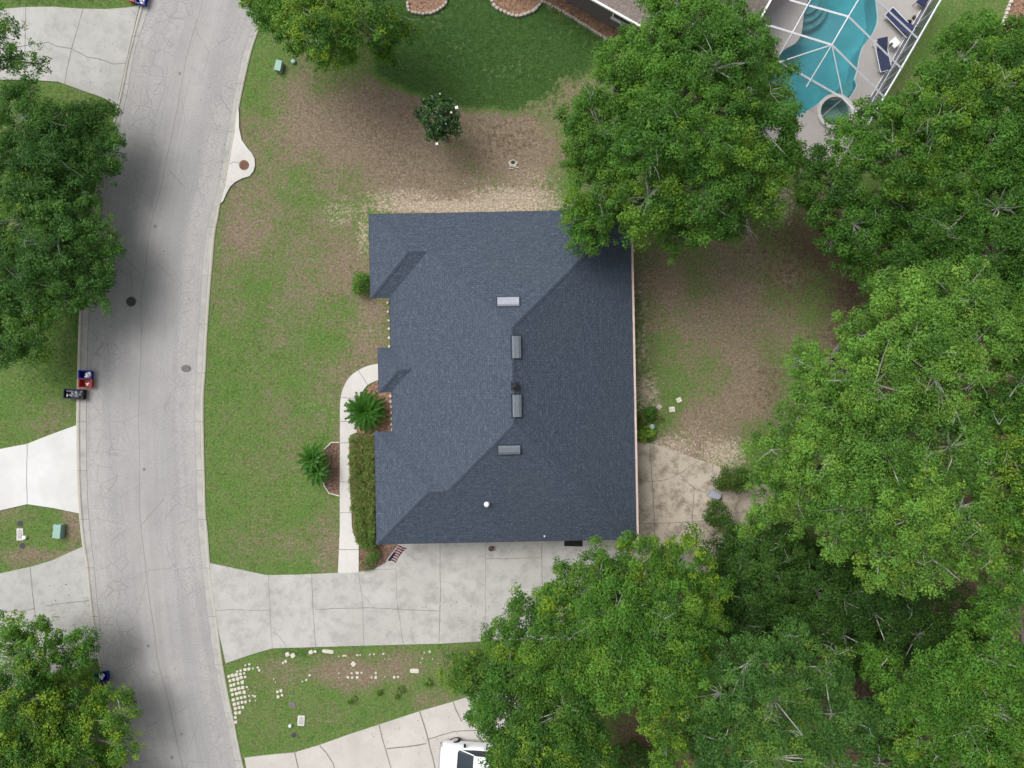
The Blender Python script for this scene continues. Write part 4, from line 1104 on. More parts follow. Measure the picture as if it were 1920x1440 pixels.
stone(420 + 1305 / 8, 1220 + 20 / 8, .25, .22, .3, 'rounded white block right at the driveway edge', None, name='stone_slab', cat='slab')
stone(420 + 1368 / 8, 1220 + 12 / 8, .19, .15, .1, 'smaller white block next to the rounded one at the driveway edge', None, name='stone_slab', cat='slab')
def number(group, text):
    L_ = sorted([o for o in C.objects if o.get('group') == group], key=lambda o: (o.location.x, o.location.y))
    for i, o in enumerate(L_): o['label'] = '%s from the left of the %s' % (ORD[i], text)
def edging(pts, s, label, group, meshes=SG, gap=1.08):
    P = catmull([(p.x, p.y) for p in WL(pts)], 6); n_ = int(sum((b - a).length for a, b in zip(P, P[1:])) / (s * gap))
    Q, _ = resample(P, n_ + 1)
    for i, p in enumerate(Q):
        t_ = (Q[min(i + 1, n_)] - Q[max(i - 1, 0)]); o = bpy.data.objects.new('edging_stone', rnd.choice(meshes)); C.objects.link(o)
        o.location = (p.x + rnd.uniform(-.02, .02), p.y + rnd.uniform(-.02, .02), .07); k = rnd.uniform(.85, 1.1)
        o.scale = (s * k, s * .85 * k, .2); o.rotation_euler = (0, 0, math.atan2(t_.y, t_.x) + rnd.uniform(-.15, .15))
        tag(o, label, 'edging stone', group)
edging([(764,8),(768,22),(790,27),(812,24),(830,14),(838,2),(841,-20)], .21, 'edging stone of the small rounded bed by the top tree', 'stones edging the rounded bed by the top tree')
edging([(917,-20),(921,0),(930,14),(950,26),(966,31),(985,28),(1004,18),(1016,4)], .24, 'edging stone of the half-round bed at the top of the dark lawn', 'stones edging the half-round bed on the dark lawn')
edging([(1016,3),(1040,15),(1060,26),(1100,51),(1130,70),(1150,84)], .17, 'edging stone of the straight bed along the grey wall', 'stones edging the bed along the grey wall')
edging([(1893,5),(1885,26),(1878,48)], .22, 'edging stone of the sandy bed in the top right corner', 'stones edging the top right bed', SM)
edging([(727,568),(729.5,600),(730,650)], .15, 'white stone in the drip line west of the house, above the entry', 'white stones along the west eave', SM, 3.6)
number('white stones along the west eave', 'white stones in the drip line above the entry')
edging([(733,742),(734,775),(736,806)], .17, 'white stone in the drip line beside the round palm', 'white stones beside the round palm', SM, 1.9)
number('white stones beside the round palm', 'white drip-line stones beside the round palm')
number('loose blocks round the close kerbside rows', 'loose pale blocks beside the close kerbside rows')
number('faint line of stones below the driveway', 'small stones in the faint line below the driveway')
number('double row of blocks below the tilted slab', 'pale blocks in the double row below the tilted slab')
number('blocks between the double row and the oblong slab', 'pale blocks between double row and oblong slab')
number('tiny stones at the right end of the verge', 'tiny stones near the bushes at the verge end')
number('lone small blocks in mid verge', 'small lone blocks in the worn middle of the verge')
number('group of four blocks', 'four pale blocks grouped in mid verge')
number('small blocks under the large pair', 'two small blocks under the large pair')
number('pair of large pale blocks', 'two large pale blocks near the driveway edge')
number('stones edging the rounded bed by the top tree', 'stones edging the rounded bed by the top tree')
number('stones edging the half-round bed on the dark lawn', 'stones edging the half-round bed on the dark lawn')
number('stones edging the bed along the grey wall', 'stones edging the bed along the grey wall')
number('stones edging the top right bed', 'stones edging the sandy top right bed')
def edge_strip(pts, label):
    b = MB(); P = WL(pts)
    for a, b_ in zip(P, P[1:]):
        c = (a + b_) / 2; b.bbox((c.x, c.y, .05), ((b_ - a).length + .03, .07, .12), .015, math.atan2((b_ - a).y, (b_ - a).x))
    tag(b.obj('bed_edging', M['stone'], None), label, 'bed edging')
edge_strip([(637,829.5),(622,829.5),(609,842)], 'upper pale curb strip of the palm bed left of the walkway')
edge_strip([(604.5,896),(609,911),(618,924.5),(637,929.5)], 'lower pale curb strip of the palm bed left of the walkway')

# ------------------------------------------------------------------ the car at the bottom edge
car = thing('parked_car', 'white car on the bottom driveway, mostly under the big tree', 'car', W(898, 1414, .063), R(-4))
def loft(secs, mi=0):
    """secs: list of (x, [(y, z) ...]) half sections, mirrored"""
    b = MB(); m = None; vs = []
    for x, pr in secs:
        full = [(y, z) for y, z in pr] + [(-y, z) for y, z in pr[::-1]]
        m = len(full); vs += [(x + 0.0, y, z) for y, z in full]
    fs = [(i * m + j, i * m + j + 1, (i + 1) * m + j + 1, (i + 1) * m + j) for i in range(len(secs) - 1) for j in range(m - 1)]
    fs += [list(range(m))[::-1], [(len(secs) - 1) * m + j for j in range(m)]]
    return b.add([(v[0], v[1], v[2]) for v in vs], fs, mi)
L = 4.75
def sec(w, zb, zm, zt, wt): return [(w * .93, zb), (w, zb + .12), (w, zm), (w * .965, zm + (zt - zm) * .6), (wt, zt)]
bd = loft([(-2.36, sec(.62, .30, .55, .66, .45)), (-2.30, sec(.78, .26, .62, .80, .60)), (-2.15, sec(.90, .24, .68, .90, .72)), (-1.7, sec(.94, .24, .74, .98, .78)), (-1.1, sec(.95, .24, .80, 1.04, .80)),
           (-.55, sec(.95, .24, .84, 1.08, .84)), (.3, sec(.95, .24, .88, 1.08, .86)), (1.2, sec(.95, .24, .90, 1.08, .86)), (1.9, sec(.94, .26, .92, 1.10, .82)), (2.28, sec(.88, .3, .9, 1.06, .72)), (2.36, sec(.80, .36, .8, .95, .62))])
bd.obj('body', M['car'], car, smooth=True)
cabn = loft([(-1.22, [(.74, 1.06), (.60, 1.10), (.0, 1.14)]), (-.30, [(.80, 1.06), (.68, 1.50), (.0, 1.58)]), (-.10, [(.80, 1.06), (.67, 1.62), (.0, 1.68)]), (1.4, [(.80, 1.06), (.66, 1.63), (.0, 1.69)]), (1.85, [(.78, 1.06), (.62, 1.52), (0, 1.58)]), (2.26, [(.70, 1.04), (.50, 1.10), (0, 1.12)])])
cabn.obj('cabin', M['glass_dark'], car)
rf = loft([(-.28, [(.70, 1.50), (.66, 1.535), (.0, 1.595)]), (-.10, [(.705, 1.60), (.67, 1.645), (.0, 1.70)]), (1.4, [(.70, 1.60), (.66, 1.65), (.0, 1.71)]), (1.85, [(.64, 1.50), (.62, 1.54), (0, 1.60)])])
rf.obj('roof', M['car'], car, smooth=True)
for s in (-1, 1):
    MB().tube([(-1.24, s * .80, 1.07), (-.26, s * .71, 1.53)], .035, 6).obj('windscreen_pillar', M['car'], car)
    for x in (.65,): MB().tube([(x, s * .81, 1.06), (x, s * .70, 1.62)], .035, 6).obj('door_pillar', M['black'], car)
    MB().bbox((-.88, s * 1.04, 1.12), (.14, .20, .14), .03).obj('mirror', M['black'], car)
    MB().bbox((-2.20, s * .66, .74), (.22, .30, .12), .03).obj('headlight', M['chrome'], car)
MB().box((-1.17, 0, 1.09), (.22, 1.3, .02), M=Matrix.Rotation(-.1, 3, 'Y')).obj('wiper_cowl', M['black'], car)
MB().bbox((-2.37, 0, .42), (.12, 1.5, .2), .03).obj('bumper', M['bumper'], car)
for x in (-1.52, 1.4):
    for s in (-1, 1):
        w = bpy.data.objects.new('wheel', None); C.objects.link(w); w.parent = car; w.location = (x, s * .84, .33); w.rotation_euler = (R(90), 0, 0 if x > 0 else R(14))
        MB().lathe((0, 0, -.12), [(.20, 0), (.32, .0), (.34, .04), (.34, .20), (.32, .24), (.2, .24)], 24).obj('tyre', M['tyre'], w)
        MB().lathe((0, 0, -.125), [(0.0, .0), (.21, .0), (.21, .25), (.0, .25)], 20).obj('rim', M['chrome'], w)
tag(MB().lathe((0, 0, 0), [(.9, 0), (.88, .008), (0, .01)], 24).obj('concrete_patch', M['conc_path'], loc=W(806, 1470, .065)), 'round paler patch cut in the bottom driveway left of the car', 'patch')
# ------------------------------------------------------------------ vegetation
def leaves_mesh(name, centers, radii, tones, warms, mat, dens, size, seed, up=.75, squash=.8, mask=None):
    """leaf-sized diamonds scattered through clumps; tone/warm are the leaf's own colour (age of growth), random per clump and leaf"""
    g = np.random.default_rng(seed)
    centers = np.asarray(centers, float); radii = np.asarray(radii, float)
    cnt = np.maximum(6, (dens * radii ** 2 * (1.0 + .0 * radii)).astype(int))
    ix = np.repeat(np.arange(len(centers)), cnt); N = len(ix); csz = g.uniform(.72, 1.3, len(centers))
    d = g.normal(size=(N, 3)); d /= np.linalg.norm(d, axis=1)[:, None]
    rad = g.random(N) ** .45
    p = centers[ix] + d * (radii[ix] * rad)[:, None] * np.array([1, 1, squash])
    nrm = d * .55 + g.normal(size=(N, 3)) * .42 + np.array([0, 0, up]); nrm /= np.linalg.norm(nrm, axis=1)[:, None]
    t = np.cross(nrm, g.normal(size=(N, 3))); t /= np.linalg.norm(t, axis=1)[:, None]
    b = np.cross(nrm, t)
    s = size * (.6 + .7 * g.random(N)) * csz[ix]
    a_ = t * (s * .5)[:, None]; b_ = b * (s * .27)[:, None]
    V = np.stack([p - a_, p - b_ + a_ * .1, p + a_, p + b_ + a_ * .1], 1).reshape(-1, 3)
    F = np.arange(N * 4).reshape(N, 4)
    me = bpy.data.meshes.new(name); fast_mesh(me, V, F)
    tn = np.clip(np.asarray(tones)[ix] + g.normal(size=N) * .16, 0, 1)
    wm = np.clip(np.asarray(warms)[ix] * (0.4 + 1.2 * g.random(N)), 0, 1)
    attr(me, 'tone', tn, 'FACE'); attr(me, 'warm', wm, 'FACE')
    me.materials.append(mat)
    return me
ZL = []
def tree(label, lobes, mat='leaf', warm=.12, dens=700, size=.118, group=None, cat='tree', name='oak_tree', twigs=14, base=None, seed=None, clump=(.24, .54), tone=(.08, .9), depth=.62, ks=13):
    seed = seed or (len(ZL) * 17 + 3); ZL.append(1)
    g = random.Random(seed)
    L = []
    for px, py, r, z in lobes:
        k = (H - z) / H / 30.0
        c = W(px, py, z - .25 * r * k); L.append((c, r * k, z))
    if base is None:
        sw = sum(l[1] ** 2 for l in L); bx_ = sum(l[0].x * l[1] ** 2 for l in L) / sw; by_ = sum(l[0].y * l[1] ** 2 for l in L) / sw
        base = Vector((bx_, by_, 0))
    root = thing(name, label, cat, base, 0, group)
    cen = []; rad = []; tones = []; warms = []; tips = []
    for c, r, z in L:
        c = c - base
        lobe_t = g.uniform(-.2, .2); lobe_w = warm * g.choice([.2, .6, 1, 1.6])
        n = max(6, int(ks * r * r * 1.9 + 4)); f1, f2, f3 = g.uniform(0, 6.3), g.uniform(0, 6.3), g.uniform(0, 6.3)
        holes = [(g.uniform(.2, .85) * r, g.uniform(0, 6.28), g.uniform(.12, .24) * r) for _ in range(3)] if r > 1.2 else []
        for i in range(n):
            # points through the upper shell of the lobe
            a = g.uniform(0, 2 * math.pi); u = g.random() ** .5
            h = math.sqrt(max(0, 1 - u * u)) if g.random() < .62 else g.uniform(-.45, .7) * math.sqrt(max(0, 1 - u * u))
            rc = g.uniform(*clump) * min(1.0, .55 + r * .2)
            rr = max(.1, r - rc * .55)
            jit = g.uniform(.86, 1.10) * (1 + .13 * math.sin(3 * a + f1) + .09 * math.sin(5 * a + f2))
            if h > .1 and any((math.cos(a) * u * rr - hr * math.cos(ha)) ** 2 + (math.sin(a) * u * rr - hr * math.sin(ha)) ** 2 < hs_ * hs_ for hr, ha, hs_ in holes): h = -.35
            if g.random() < .07: jit *= 1.14; rc *= .7; h = min(h, .4)
            h *= 1 + .22 * math.sin(u * 7 * math.cos(a - f3) + f1)
            q = Vector((c.x + math.cos(a) * u * rr * jit, c.y + math.sin(a) * u * rr * jit, max(.5, c.z + h * r * depth + g.uniform(-.25, .2))))
            cen.append(q); rad.append(rc); tips.append((c, q, h))
            tones.append(min(1, max(0, g.uniform(*tone) + lobe_t))); warms.append(max(0, lobe_w * g.choice([0, 0, .6, 1.5, 2.6])))
    me = leaves_mesh('crown', cen, rad, tones, warms, M[mat], dens, size, seed)
    o = bpy.data.objects.new('crown', me); C.objects.link(o); o.parent = root
    # trunk and limbs
    zt = min(l[2] for l in L) * .45
    R0_ = .13 + .055 * math.sqrt(sum(l[1] ** 2 for l in L)) * .6
    tk = MB(); tk.tube([(0, 0, -.1), (.04, .02, .25), (.0, .05, zt * .5), (.05, 0, zt)], [R0_ * 1.5, R0_ * 1.05, R0_ * .9, R0_ * .75], 9)
    top = Vector((.05, 0, zt))
    for c, r, z in L:
        c = c - base; mid = top.lerp(c, .5) + Vector((g.uniform(-.3, .3), g.uniform(-.3, .3), .3))
        tk.tube([top, mid, c], [R0_ * .5, R0_ * .32, R0_ * .18], 6)
    tk.obj('trunk', M['bark'], root, smooth=True)
    tw = MB()
    for c, q, h in tips:
        if g.random() < .10:
            m_ = c.lerp(q, .5) + Vector((g.uniform(-.15, .15), g.uniform(-.15, .15), g.uniform(0, .25)))
            tw.tube([c, m_, q], [R0_ * .14, .03, .012], 4, caps=False)
    up = [t_ for t_ in tips if t_[2] > .55]
    for _ in range(twigs if up else 0):
        c, q, h = g.choice(up); p = q + Vector((0, 0, .10)); a = g.uniform(0, 6.28)
        tw.tube([c, c.lerp(q, .5), p], [R0_ * .12, .03, .018], 4, caps=False)
        for _b in range(g.choice([1, 2, 2, 3])):
            a += g.uniform(.5, 1.6); cur = p; dr_ = a; rr_ = .015
            for _s in range(g.choice([2, 3, 4])):
                dr_ += g.uniform(-.5, .5); nx_ = cur + Vector((math.cos(dr_), math.sin(dr_), g.uniform(-.25, .35))) * g.uniform(.14, .34)
                tw.tube([cur, nx_], [rr_, rr_ * .7], 4, caps=False)
                if g.random() < .5:
                    s2 = dr_ + g.choice([-1, 1]) * g.uniform(.4, .9); tw.tube([cur, cur + Vector((math.cos(s2), math.sin(s2), .1)) * g.uniform(.1, .28)], [rr_ * .6, .003], 4, caps=False)
                cur = nx_; rr_ *= .7
    tw.obj('branch', M['twig'], root)
    return root

tree('big oak overhanging the north-east corner of the dark roof', [(1130,250,80,8.5),(1235,270,95,10.5),(1340,260,95,10.5),(1430,240,70,9),(1080,225,42,7),(1125,355,75,8),(1105,425,55,6.8),(1215,370,85,9.5),(1320,370,85,9.5),(1410,350,75,8.5),(1272,440,48,7.5),(1085,400,42,6.6),(1095,450,34,6.2),(1170,415,45,7),(1360,420,45,7.5),(1440,300,50,8),(1090,300,42,7)], 'leaf', .10, twigs=12)
tree('tall oak between the grey-walled house and the pool', [(1285,60,95,9.5),(1200,120,85,9.5),(1340,130,95,10.5),(1400,70,60,8.5),(1150,170,55,8),(1260,-30,80,8.5),(1430,150,60,8),(1380,-20,40,8),(1250,180,80,10),(1400,180,70,9),(1455,205,45,7),(1482,240,28,6.2)], 'leaf', .10, twigs=10)
tree('rounded yellow-green tree at the top edge beside the road', [(545,15,55,6),(600,45,70,7.5),(680,40,65,7.2),(640,98,42,6),(735,45,36,5.5),(490,0,38,5),(590,-60,80,7),(690,-60,70,7),(720,95,28,5),(600,110,24,5.4),(560,60,45,6.2),(640,60,50,6.8),(770,60,18,4.6),(480,15,34,5.4),(515,45,36,5.6),(720,70,40,5.6)], 'leaf', .3, twigs=4, base=W(630,30))
tree('soft grey-green tree at the upper left, over the road edge', [(50,225,75,4.2),(135,245,65,3.1),(60,320,85,4.2),(185,215,38,3.1),(195,295,48,3.1),(140,330,60,3.1),(-40,270,70,4.2),(215,250,22,3.1),(165,250,55,3.1),(100,290,70,4.2),(205,320,32,3.1),(60,370,60,4.2),(150,360,45,3.1)], 'leaf_blue', .12, twigs=14, base=W(95,285), ks=11.5, dens=640)
tree('soft grey-green tree at mid left with its crown over the road', [(110,455,80,4.2),(190,450,44,3.1),(50,410,80,4.2),(170,520,56,3.1),(40,530,90,4.2),(115,560,46,3.8),(-50,470,80,4.2),(30,630,58,3.5),(-30,640,60,4.2),(150,400,50,3.1),(20,640,50,3.4),(165,470,52,3.1),(200,478,34,3.1),(172,552,42,3.1),(45,590,70,4.2),(100,400,50,4.2),(60,640,48,4.0)], 'leaf_blue', .14, twigs=16, base=W(80,470), ks=11.5, dens=640)
tree('small grey-green tree in the far upper left corner', [(20,55,26,6.5),(48,112,38,7),(0,100,42,7),(-50,60,70,8),(78,120,16,6)], 'leaf_blue', .08, base=W(-40,150), twigs=6, dens=520)
tree('yellow-green tipped tree in the lower left corner', [(50,1215,62,4.2),(140,1215,48,3.1),(20,1180,40,3.8),(50,1310,85,4.2),(140,1315,70,3.1),(225,1330,46,3.1),(165,1228,24,3.1),(235,1400,38,3.1),(140,1410,80,3.1),(40,1420,90,4.2),(-50,1320,90,4.2),(100,1500,110,4.2),(230,1480,40,3.1),(90,1165,20,3.4)], 'leaf', .26, twigs=10, base=W(110,1310), ks=14, dens=640)
tree('wide oak in the upper right beyond the pool cage', [(1742,160,58,9),(1700,215,50,8.5),(1805,110,75,9.5),(1870,160,85,10),(1655,235,52,8),(1750,240,90,9.5),(1850,250,85,9.5),(1600,290,55,7.5),(1680,310,70,8.2),(1780,330,75,8.6),(1960,120,90,10),(1840,75,55,8.5),(1900,70,40,8),(1960,250,100,10),(1570,243,30,6),(1600,235,28,6.5),(1620,200,22,6.5)], 'leaf', .10, twigs=14)
tree('dark dense oak below the pool corner', [(1560,350,62,7.5),(1600,420,66,7.2),(1530,310,40,6.5),(1650,400,50,6.8),(1640,470,50,6.2),(1560,450,40,6.2),(1530,385,45,7),(1590,500,32,5.6),(1510,330,36,6.4),(1485,290,34,6),(1640,540,40,6),(1700,440,50,6.5)], 'leaf_deep', .06, twigs=8, base=W(1610,410))
tree('dark oak at the right edge behind the sunlit light-green one', [(1780,430,70,8.5),(1870,390,85,9.2),(1760,500,60,8),(1860,480,80,9),(1950,430,90,9),(1900,530,60,8.5),(1700,490,45,7.5),(1900,320,60,8.8),(1820,390,50,8)], 'leaf_deep', .05, twigs=8)
tree('tallest light-green oak with pale bare branches at mid right', [(1790,560,80,12),(1700,600,85,12),(1830,640,85,12),(1610,630,60,10),(1640,720,95,12.2),(1750,700,95,12.8),(1550,760,75,10.5),(1500,670,42,8),(1540,700,45,8.8),(1660,540,40,10.5),(1840,560,50,11),(1480,790,40,8.2),(1740,640,80,12),(1590,700,60,11),(1650,790,60,11)], 'leaf_light', .10, twigs=24)
tree('broad light-green oak right of the patio', [(1460,860,62,9),(1550,860,85,10.8),(1660,850,90,12),(1780,840,85,12),(1430,900,36,7.6),(1500,940,60,8.8),(1600,950,80,11),(1700,960,85,11.8),(1800,950,80,11.8),(1650,1040,60,10.4),(1750,1050,65,10.8),(1690,1090,36,10),(1835,1040,60,10.8),(1570,1000,50,9.5),(1720,900,70,12),(1610,900,70,11),(1440,955,42,6.5),(1405,985,32,5.2)], 'leaf_light', .10, twigs=24)
tree('light-green oak cut by the right edge at mid height', [(1900,600,50,11),(1910,720,70,11.5),(1900,860,75,11.8),(1960,780,100,12),(1960,960,100,12),(1890,980,60,11.2),(1960,620,90,11),(1860,770,50,11),(1850,900,50,11),(1880,1080,50,10)], 'leaf', .16, twigs=16)
tree('big oak with yellow tips over the driveway and garage corner', [(1120,1080,62,8.5),(1200,1060,60,8),(1285,1045,58,7.6),(1060,1130,60,8),(1150,1160,85,9.5),(1250,1140,75,9),(1330,1110,45,7.4),(990,1150,50,7),(940,1200,46,6.4),(1040,1230,80,9),(1290,1330,45,7.5),(1250,1400,45,7.5),(1150,1260,80,9.6),(1240,1250,80,9.8),(1230,1330,50,8.8),(1060,1065,26,6.2),(1310,1165,50,7.5),(1300,1220,45,7.5),(1210,1200,70,9.5)], 'leaf', .22, twigs=6, ks=18)
tree('dense round oak behind the white car', [(960,1320,80,8),(1060,1330,85,8.8),(948,1405,44,6.8),(918,1425,24,5.4),(1010,1420,85,8.8),(1110,1410,55,8),(900,1330,34,6),(1000,1500,100,8.8),(900,1260,50,6.4),(960,1250,60,7.4)], 'leaf_deep', .2, twigs=3, ks=18)
tree('bluish-green oak at the bottom, right of the brown gap', [(1400,1245,70,9),(1350,1300,60,8.6),(1450,1310,85,10),(1550,1250,58,8.6),(1560,1340,75,9.6),(1350,1390,62,8.8),(1450,1420,85,9.8),(1560,1430,70,9),(1400,1500,90,9),(1640,1350,45,8.6),(1480,1190,40,7.4)], 'leaf_blue', .18, twigs=20)
tree('large oak filling the bottom right corner', [(1760,1290,85,10),(1850,1220,80,10.8),(1860,1330,95,11),(1730,1390,62,9),(1880,1130,52,10),(1830,1430,95,10.4),(1940,1300,95,11),(1940,1440,90,10.4),(1670,1290,40,8),(1750,1480,70,9),(1800,1340,70,10.5),(1700,1330,50,9),(1845,1150,40,8.8),(1650,1250,45,7.5),(1650,1430,50,8),(1900,1060,50,9)], 'leaf', .14, twigs=18, base=W(1830,1300))

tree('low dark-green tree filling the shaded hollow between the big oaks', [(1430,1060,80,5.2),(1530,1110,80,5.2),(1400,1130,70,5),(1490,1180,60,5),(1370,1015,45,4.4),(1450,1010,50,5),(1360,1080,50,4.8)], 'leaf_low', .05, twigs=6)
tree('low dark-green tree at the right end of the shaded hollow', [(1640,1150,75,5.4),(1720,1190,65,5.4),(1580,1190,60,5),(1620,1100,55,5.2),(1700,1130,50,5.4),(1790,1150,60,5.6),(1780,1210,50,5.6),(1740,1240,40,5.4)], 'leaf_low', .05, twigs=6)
def shrub(label, px, py, rx, ry, h, mat='leaf_hedge', warm=.2, dens=500, size=.09, group=None, name='shrub', n=26, seed=None, base_z=0, cat='shrub'):
    seed = seed or (len(ZL) * 13 + 5); ZL.append(1); g = random.Random(seed)
    c0 = W(px, py, 0); root = thing(name, label, cat, c0, 0, group)
    cen, rad, tn, wm = [], [], [], []
    for i in range(n):
        a = g.uniform(0, 6.28); u = g.random() ** .5; rc = g.uniform(.16, .30) * min(1.4, max(.35, h))
        cen.append(Vector((math.cos(a) * u * max(.02, rx / 30 - rc * .6), math.sin(a) * u * max(.02, ry / 30 - rc * .6), max(rc * .6, h - rc - h * .45 * u * u * g.uniform(.3, 1.4))))); rad.append(rc)
        tn.append(g.uniform(.1, .9)); wm.append(warm * g.choice([0, .5, 1, 2]))
    me = leaves_mesh('foliage', cen, rad, tn, wm, M[mat], dens, size, seed)
    o = bpy.data.objects.new('foliage', me); C.objects.link(o); o.parent = root
    s_ = MB()
    for q in cen[::2]: s_.tube([(0, 0, 0), q * .5 + Vector((0, 0, .05)), q], [.025, .015, .006], 4, caps=False)
    s_.obj('stem', M['bark'], root)
    return root
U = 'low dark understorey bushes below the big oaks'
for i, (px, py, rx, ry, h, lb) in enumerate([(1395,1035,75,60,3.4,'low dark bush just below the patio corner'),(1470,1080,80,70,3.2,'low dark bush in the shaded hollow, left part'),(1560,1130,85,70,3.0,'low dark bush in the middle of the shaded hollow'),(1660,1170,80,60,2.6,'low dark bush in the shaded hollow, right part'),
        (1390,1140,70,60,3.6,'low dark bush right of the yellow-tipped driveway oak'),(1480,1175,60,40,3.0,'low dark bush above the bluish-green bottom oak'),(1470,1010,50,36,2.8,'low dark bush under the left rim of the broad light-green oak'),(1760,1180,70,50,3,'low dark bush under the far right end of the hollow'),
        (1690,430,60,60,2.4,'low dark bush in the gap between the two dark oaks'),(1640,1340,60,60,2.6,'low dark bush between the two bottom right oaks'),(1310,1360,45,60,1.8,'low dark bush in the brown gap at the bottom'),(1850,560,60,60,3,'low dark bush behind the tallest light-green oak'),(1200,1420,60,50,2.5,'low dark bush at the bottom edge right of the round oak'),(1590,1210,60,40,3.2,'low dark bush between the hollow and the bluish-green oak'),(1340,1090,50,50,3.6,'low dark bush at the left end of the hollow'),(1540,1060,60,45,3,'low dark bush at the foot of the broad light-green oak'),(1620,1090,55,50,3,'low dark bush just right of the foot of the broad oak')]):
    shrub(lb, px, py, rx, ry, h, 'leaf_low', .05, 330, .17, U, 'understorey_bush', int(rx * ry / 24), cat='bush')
shrub('brownish-green shrub over the far corner of the patio', 1362, 894, 40, 24, 2.2, 'leaf_low', .5, 520, .11, None, 'shrub', 80)
shrub('low shrub at the patio edge below the grey-blue box', 1338, 962, 30, 30, 1.8, 'leaf_low', .3, 420, .12, None, 'shrub', 44)
shrub('bright green bush between driveway and lower verge', 862, 1238, 40, 44, 2.6, 'leaf', .25, 420, .12, None, 'bush', 70, cat='bush')
shrub('round green shrub tucked under the west eave', 682, 536, 19, 24, 1.5, 'leaf', .1, 700, .09, None, 'shrub', 30)
shrub('bright clipped shrub at the corner of the house by the flag', 701, 1040, 16, 16, .9, 'leaf', .2, 800, .07, None, 'shrub', 24)
shrub('olive clipped shrub beside the end of the walkway', 690, 1055, 17, 15, .7, 'leaf_hedge', .4, 800, .07, None, 'shrub', 24)
shrub('leafy dark green clump at the east wall', 1216, 775, 15, 15, .8, 'leaf_deep', .1, 800, .14, None, 'shrub', 26)
shrub('yellow-flecked shrub at the east wall above the patio', 1209, 812, 20, 19, .8, 'leaf_light', .5, 800, .14, None, 'shrub', 36)
shrub('olive green clump right of the dark clump at the east wall', 1233, 783, 13, 12, .5, 'leaf_hedge', .4, 900, .12, None, 'shrub', 20)
shrub('grey-green shrub against the east wall, left of the pale cap', 1200, 785, 14, 24, .7, 'leaf_hedge', .2, 900, .12, None, 'shrub', 26)
for px, py, r, lb in ((710, 1297, 8, 'small dark green bush in the lower verge'), (751, 1291, 9, 'small yellowish bush right of the dark one in the verge'), (802, 1279, 9, 'faint green bush near the right end of the verge'), (661, 1310, 10, 'low spreading weed in the middle of the lower verge'), (744, 1304, 5, 'tiny weed below the small yellowish bush')):
    shrub(lb, px, py, r, r, .45, 'leaf_hedge' if 'yellow' in lb else 'leaf', .3, 900, .09, None, 'shrub', 14)

# clipped hedge along the front
hg = thing('hedge', 'clipped green hedge between the walkway and the front wall', 'hedge', W(680, 915))
cen, rad, tn, wm = [], [], [], []
g = random.Random(5); b0 = W(680, 915)
for i in range(1150):
    y = g.uniform(815, 1024); xl = 658 + max(0, (y - 890)) * .07 + max(0, y - 985) * .25 + 2.0 * math.sin(y * .13); x = g.uniform(xl + 3, 706)
    q = W(x, y) - b0; q.z = g.uniform(.62, .86) if g.random() < .75 else g.uniform(.15, .6); cen.append(q); rad.append(g.uniform(.11, .20))
    k = (y - 815) / 209; tn.append(g.uniform(.2, .95)); wm.append(g.choice([0, .2, .5, 1.0]) * (.75 - .5 * k))
me = leaves_mesh('foliage', cen, rad, tn, wm, M['leaf_hedge'], 1300, .075, 5)
o = bpy.data.objects.new('foliage', me); C.objects.link(o); o.parent = hg
s_ = MB()
for i in range(14):
    q = W(682, 820 + i * 15) - b0; s_.tube([(q.x, q.y, 0), (q.x, q.y, .5)], .03, 5)
s_.obj('stem', M['bark'], hg)

# young magnolia with white blossoms
mg = tree('young dark glossy tree with white blossoms on the bare north lawn', [(822,222,36,3.9),(815,195,20,3.4),(845,240,24,3.3),(812,252,20,3.1),(842,200,18,3.2),(788,215,12,2.9)], 'leaf_glossy', .04, dens=420, size=.15, name='magnolia_tree', twigs=0, clump=(.2, .36), depth=.7, ks=44)
mb_ = mg.location
fl_ = MB()
for i in range(9):
    a = i * 2.4; r_ = .05 + .05 * (i % 2)
    fl_.box((math.cos(a) * r_, math.sin(a) * r_, .02 + .01 * i), (.12, .07, .015), a, M=Matrix.Rotation(-.4, 3, 'Y'))
me = fl_.mesh('blossom', M['white'])
for px, py, z, s in ((856,202,3.9,1.0),(846,211,4.0,.6),(819,270,3.4,.85),(825,176,3.5,.45),(806,243,3.6,.4),(836,232,4.2,.4)):
    o = bpy.data.objects.new('blossom', me); C.objects.link(o); o.parent = mg; o.location = W(px, py, z) - mb_; s *= .75; o.scale = (s, s, s)

# palms: feather fronds
def frond_mesh(L, wid, arch, nl=24, seed=0):
    g = random.Random(seed); b = MB(); pts = []
    for i in range(9):
        k = i / 8; pts.append(Vector((L * k * (1 - .12 * k * k), 0, arch * (math.sin(k * 2.2)) - .30 * L * k * k)))
    b.tube(pts, [.016 * (1 - .8 * i / 8) for i in range(9)], 4, caps=False)
    def at(k):
        f = k * 8; i = min(7, int(f)); return pts[i].lerp(pts[i + 1], f - i)
    for i in range(nl):
        k = .12 + .88 * i / nl; p = at(k); l = wid * math.sin(min(1, k * 1.25) * math.pi * .80 + .35) + .03
        for s in (-1, 1):
            e = p + Vector((l * .75, s * l, .28 * l - .02)) + Vector((g.uniform(-.02, .02),) * 3)
            w = Vector((.024, 0, 0)); m = p.lerp(e, .5) + Vector((0, 0, .015))
            b.add([p - w, p + w, m + w * .9, e, m - w * .9], [(0, 1, 2, 3, 4)])
    me = b.mesh('frond', M['frond'])
    attr(me, 'tone', np.clip(np.random.default_rng(seed).normal(.5, .25, len(me.polygons)), 0, 1), 'FACE'); attr(me, 'warm', np.zeros(len(me.polygons)), 'FACE')
    return me
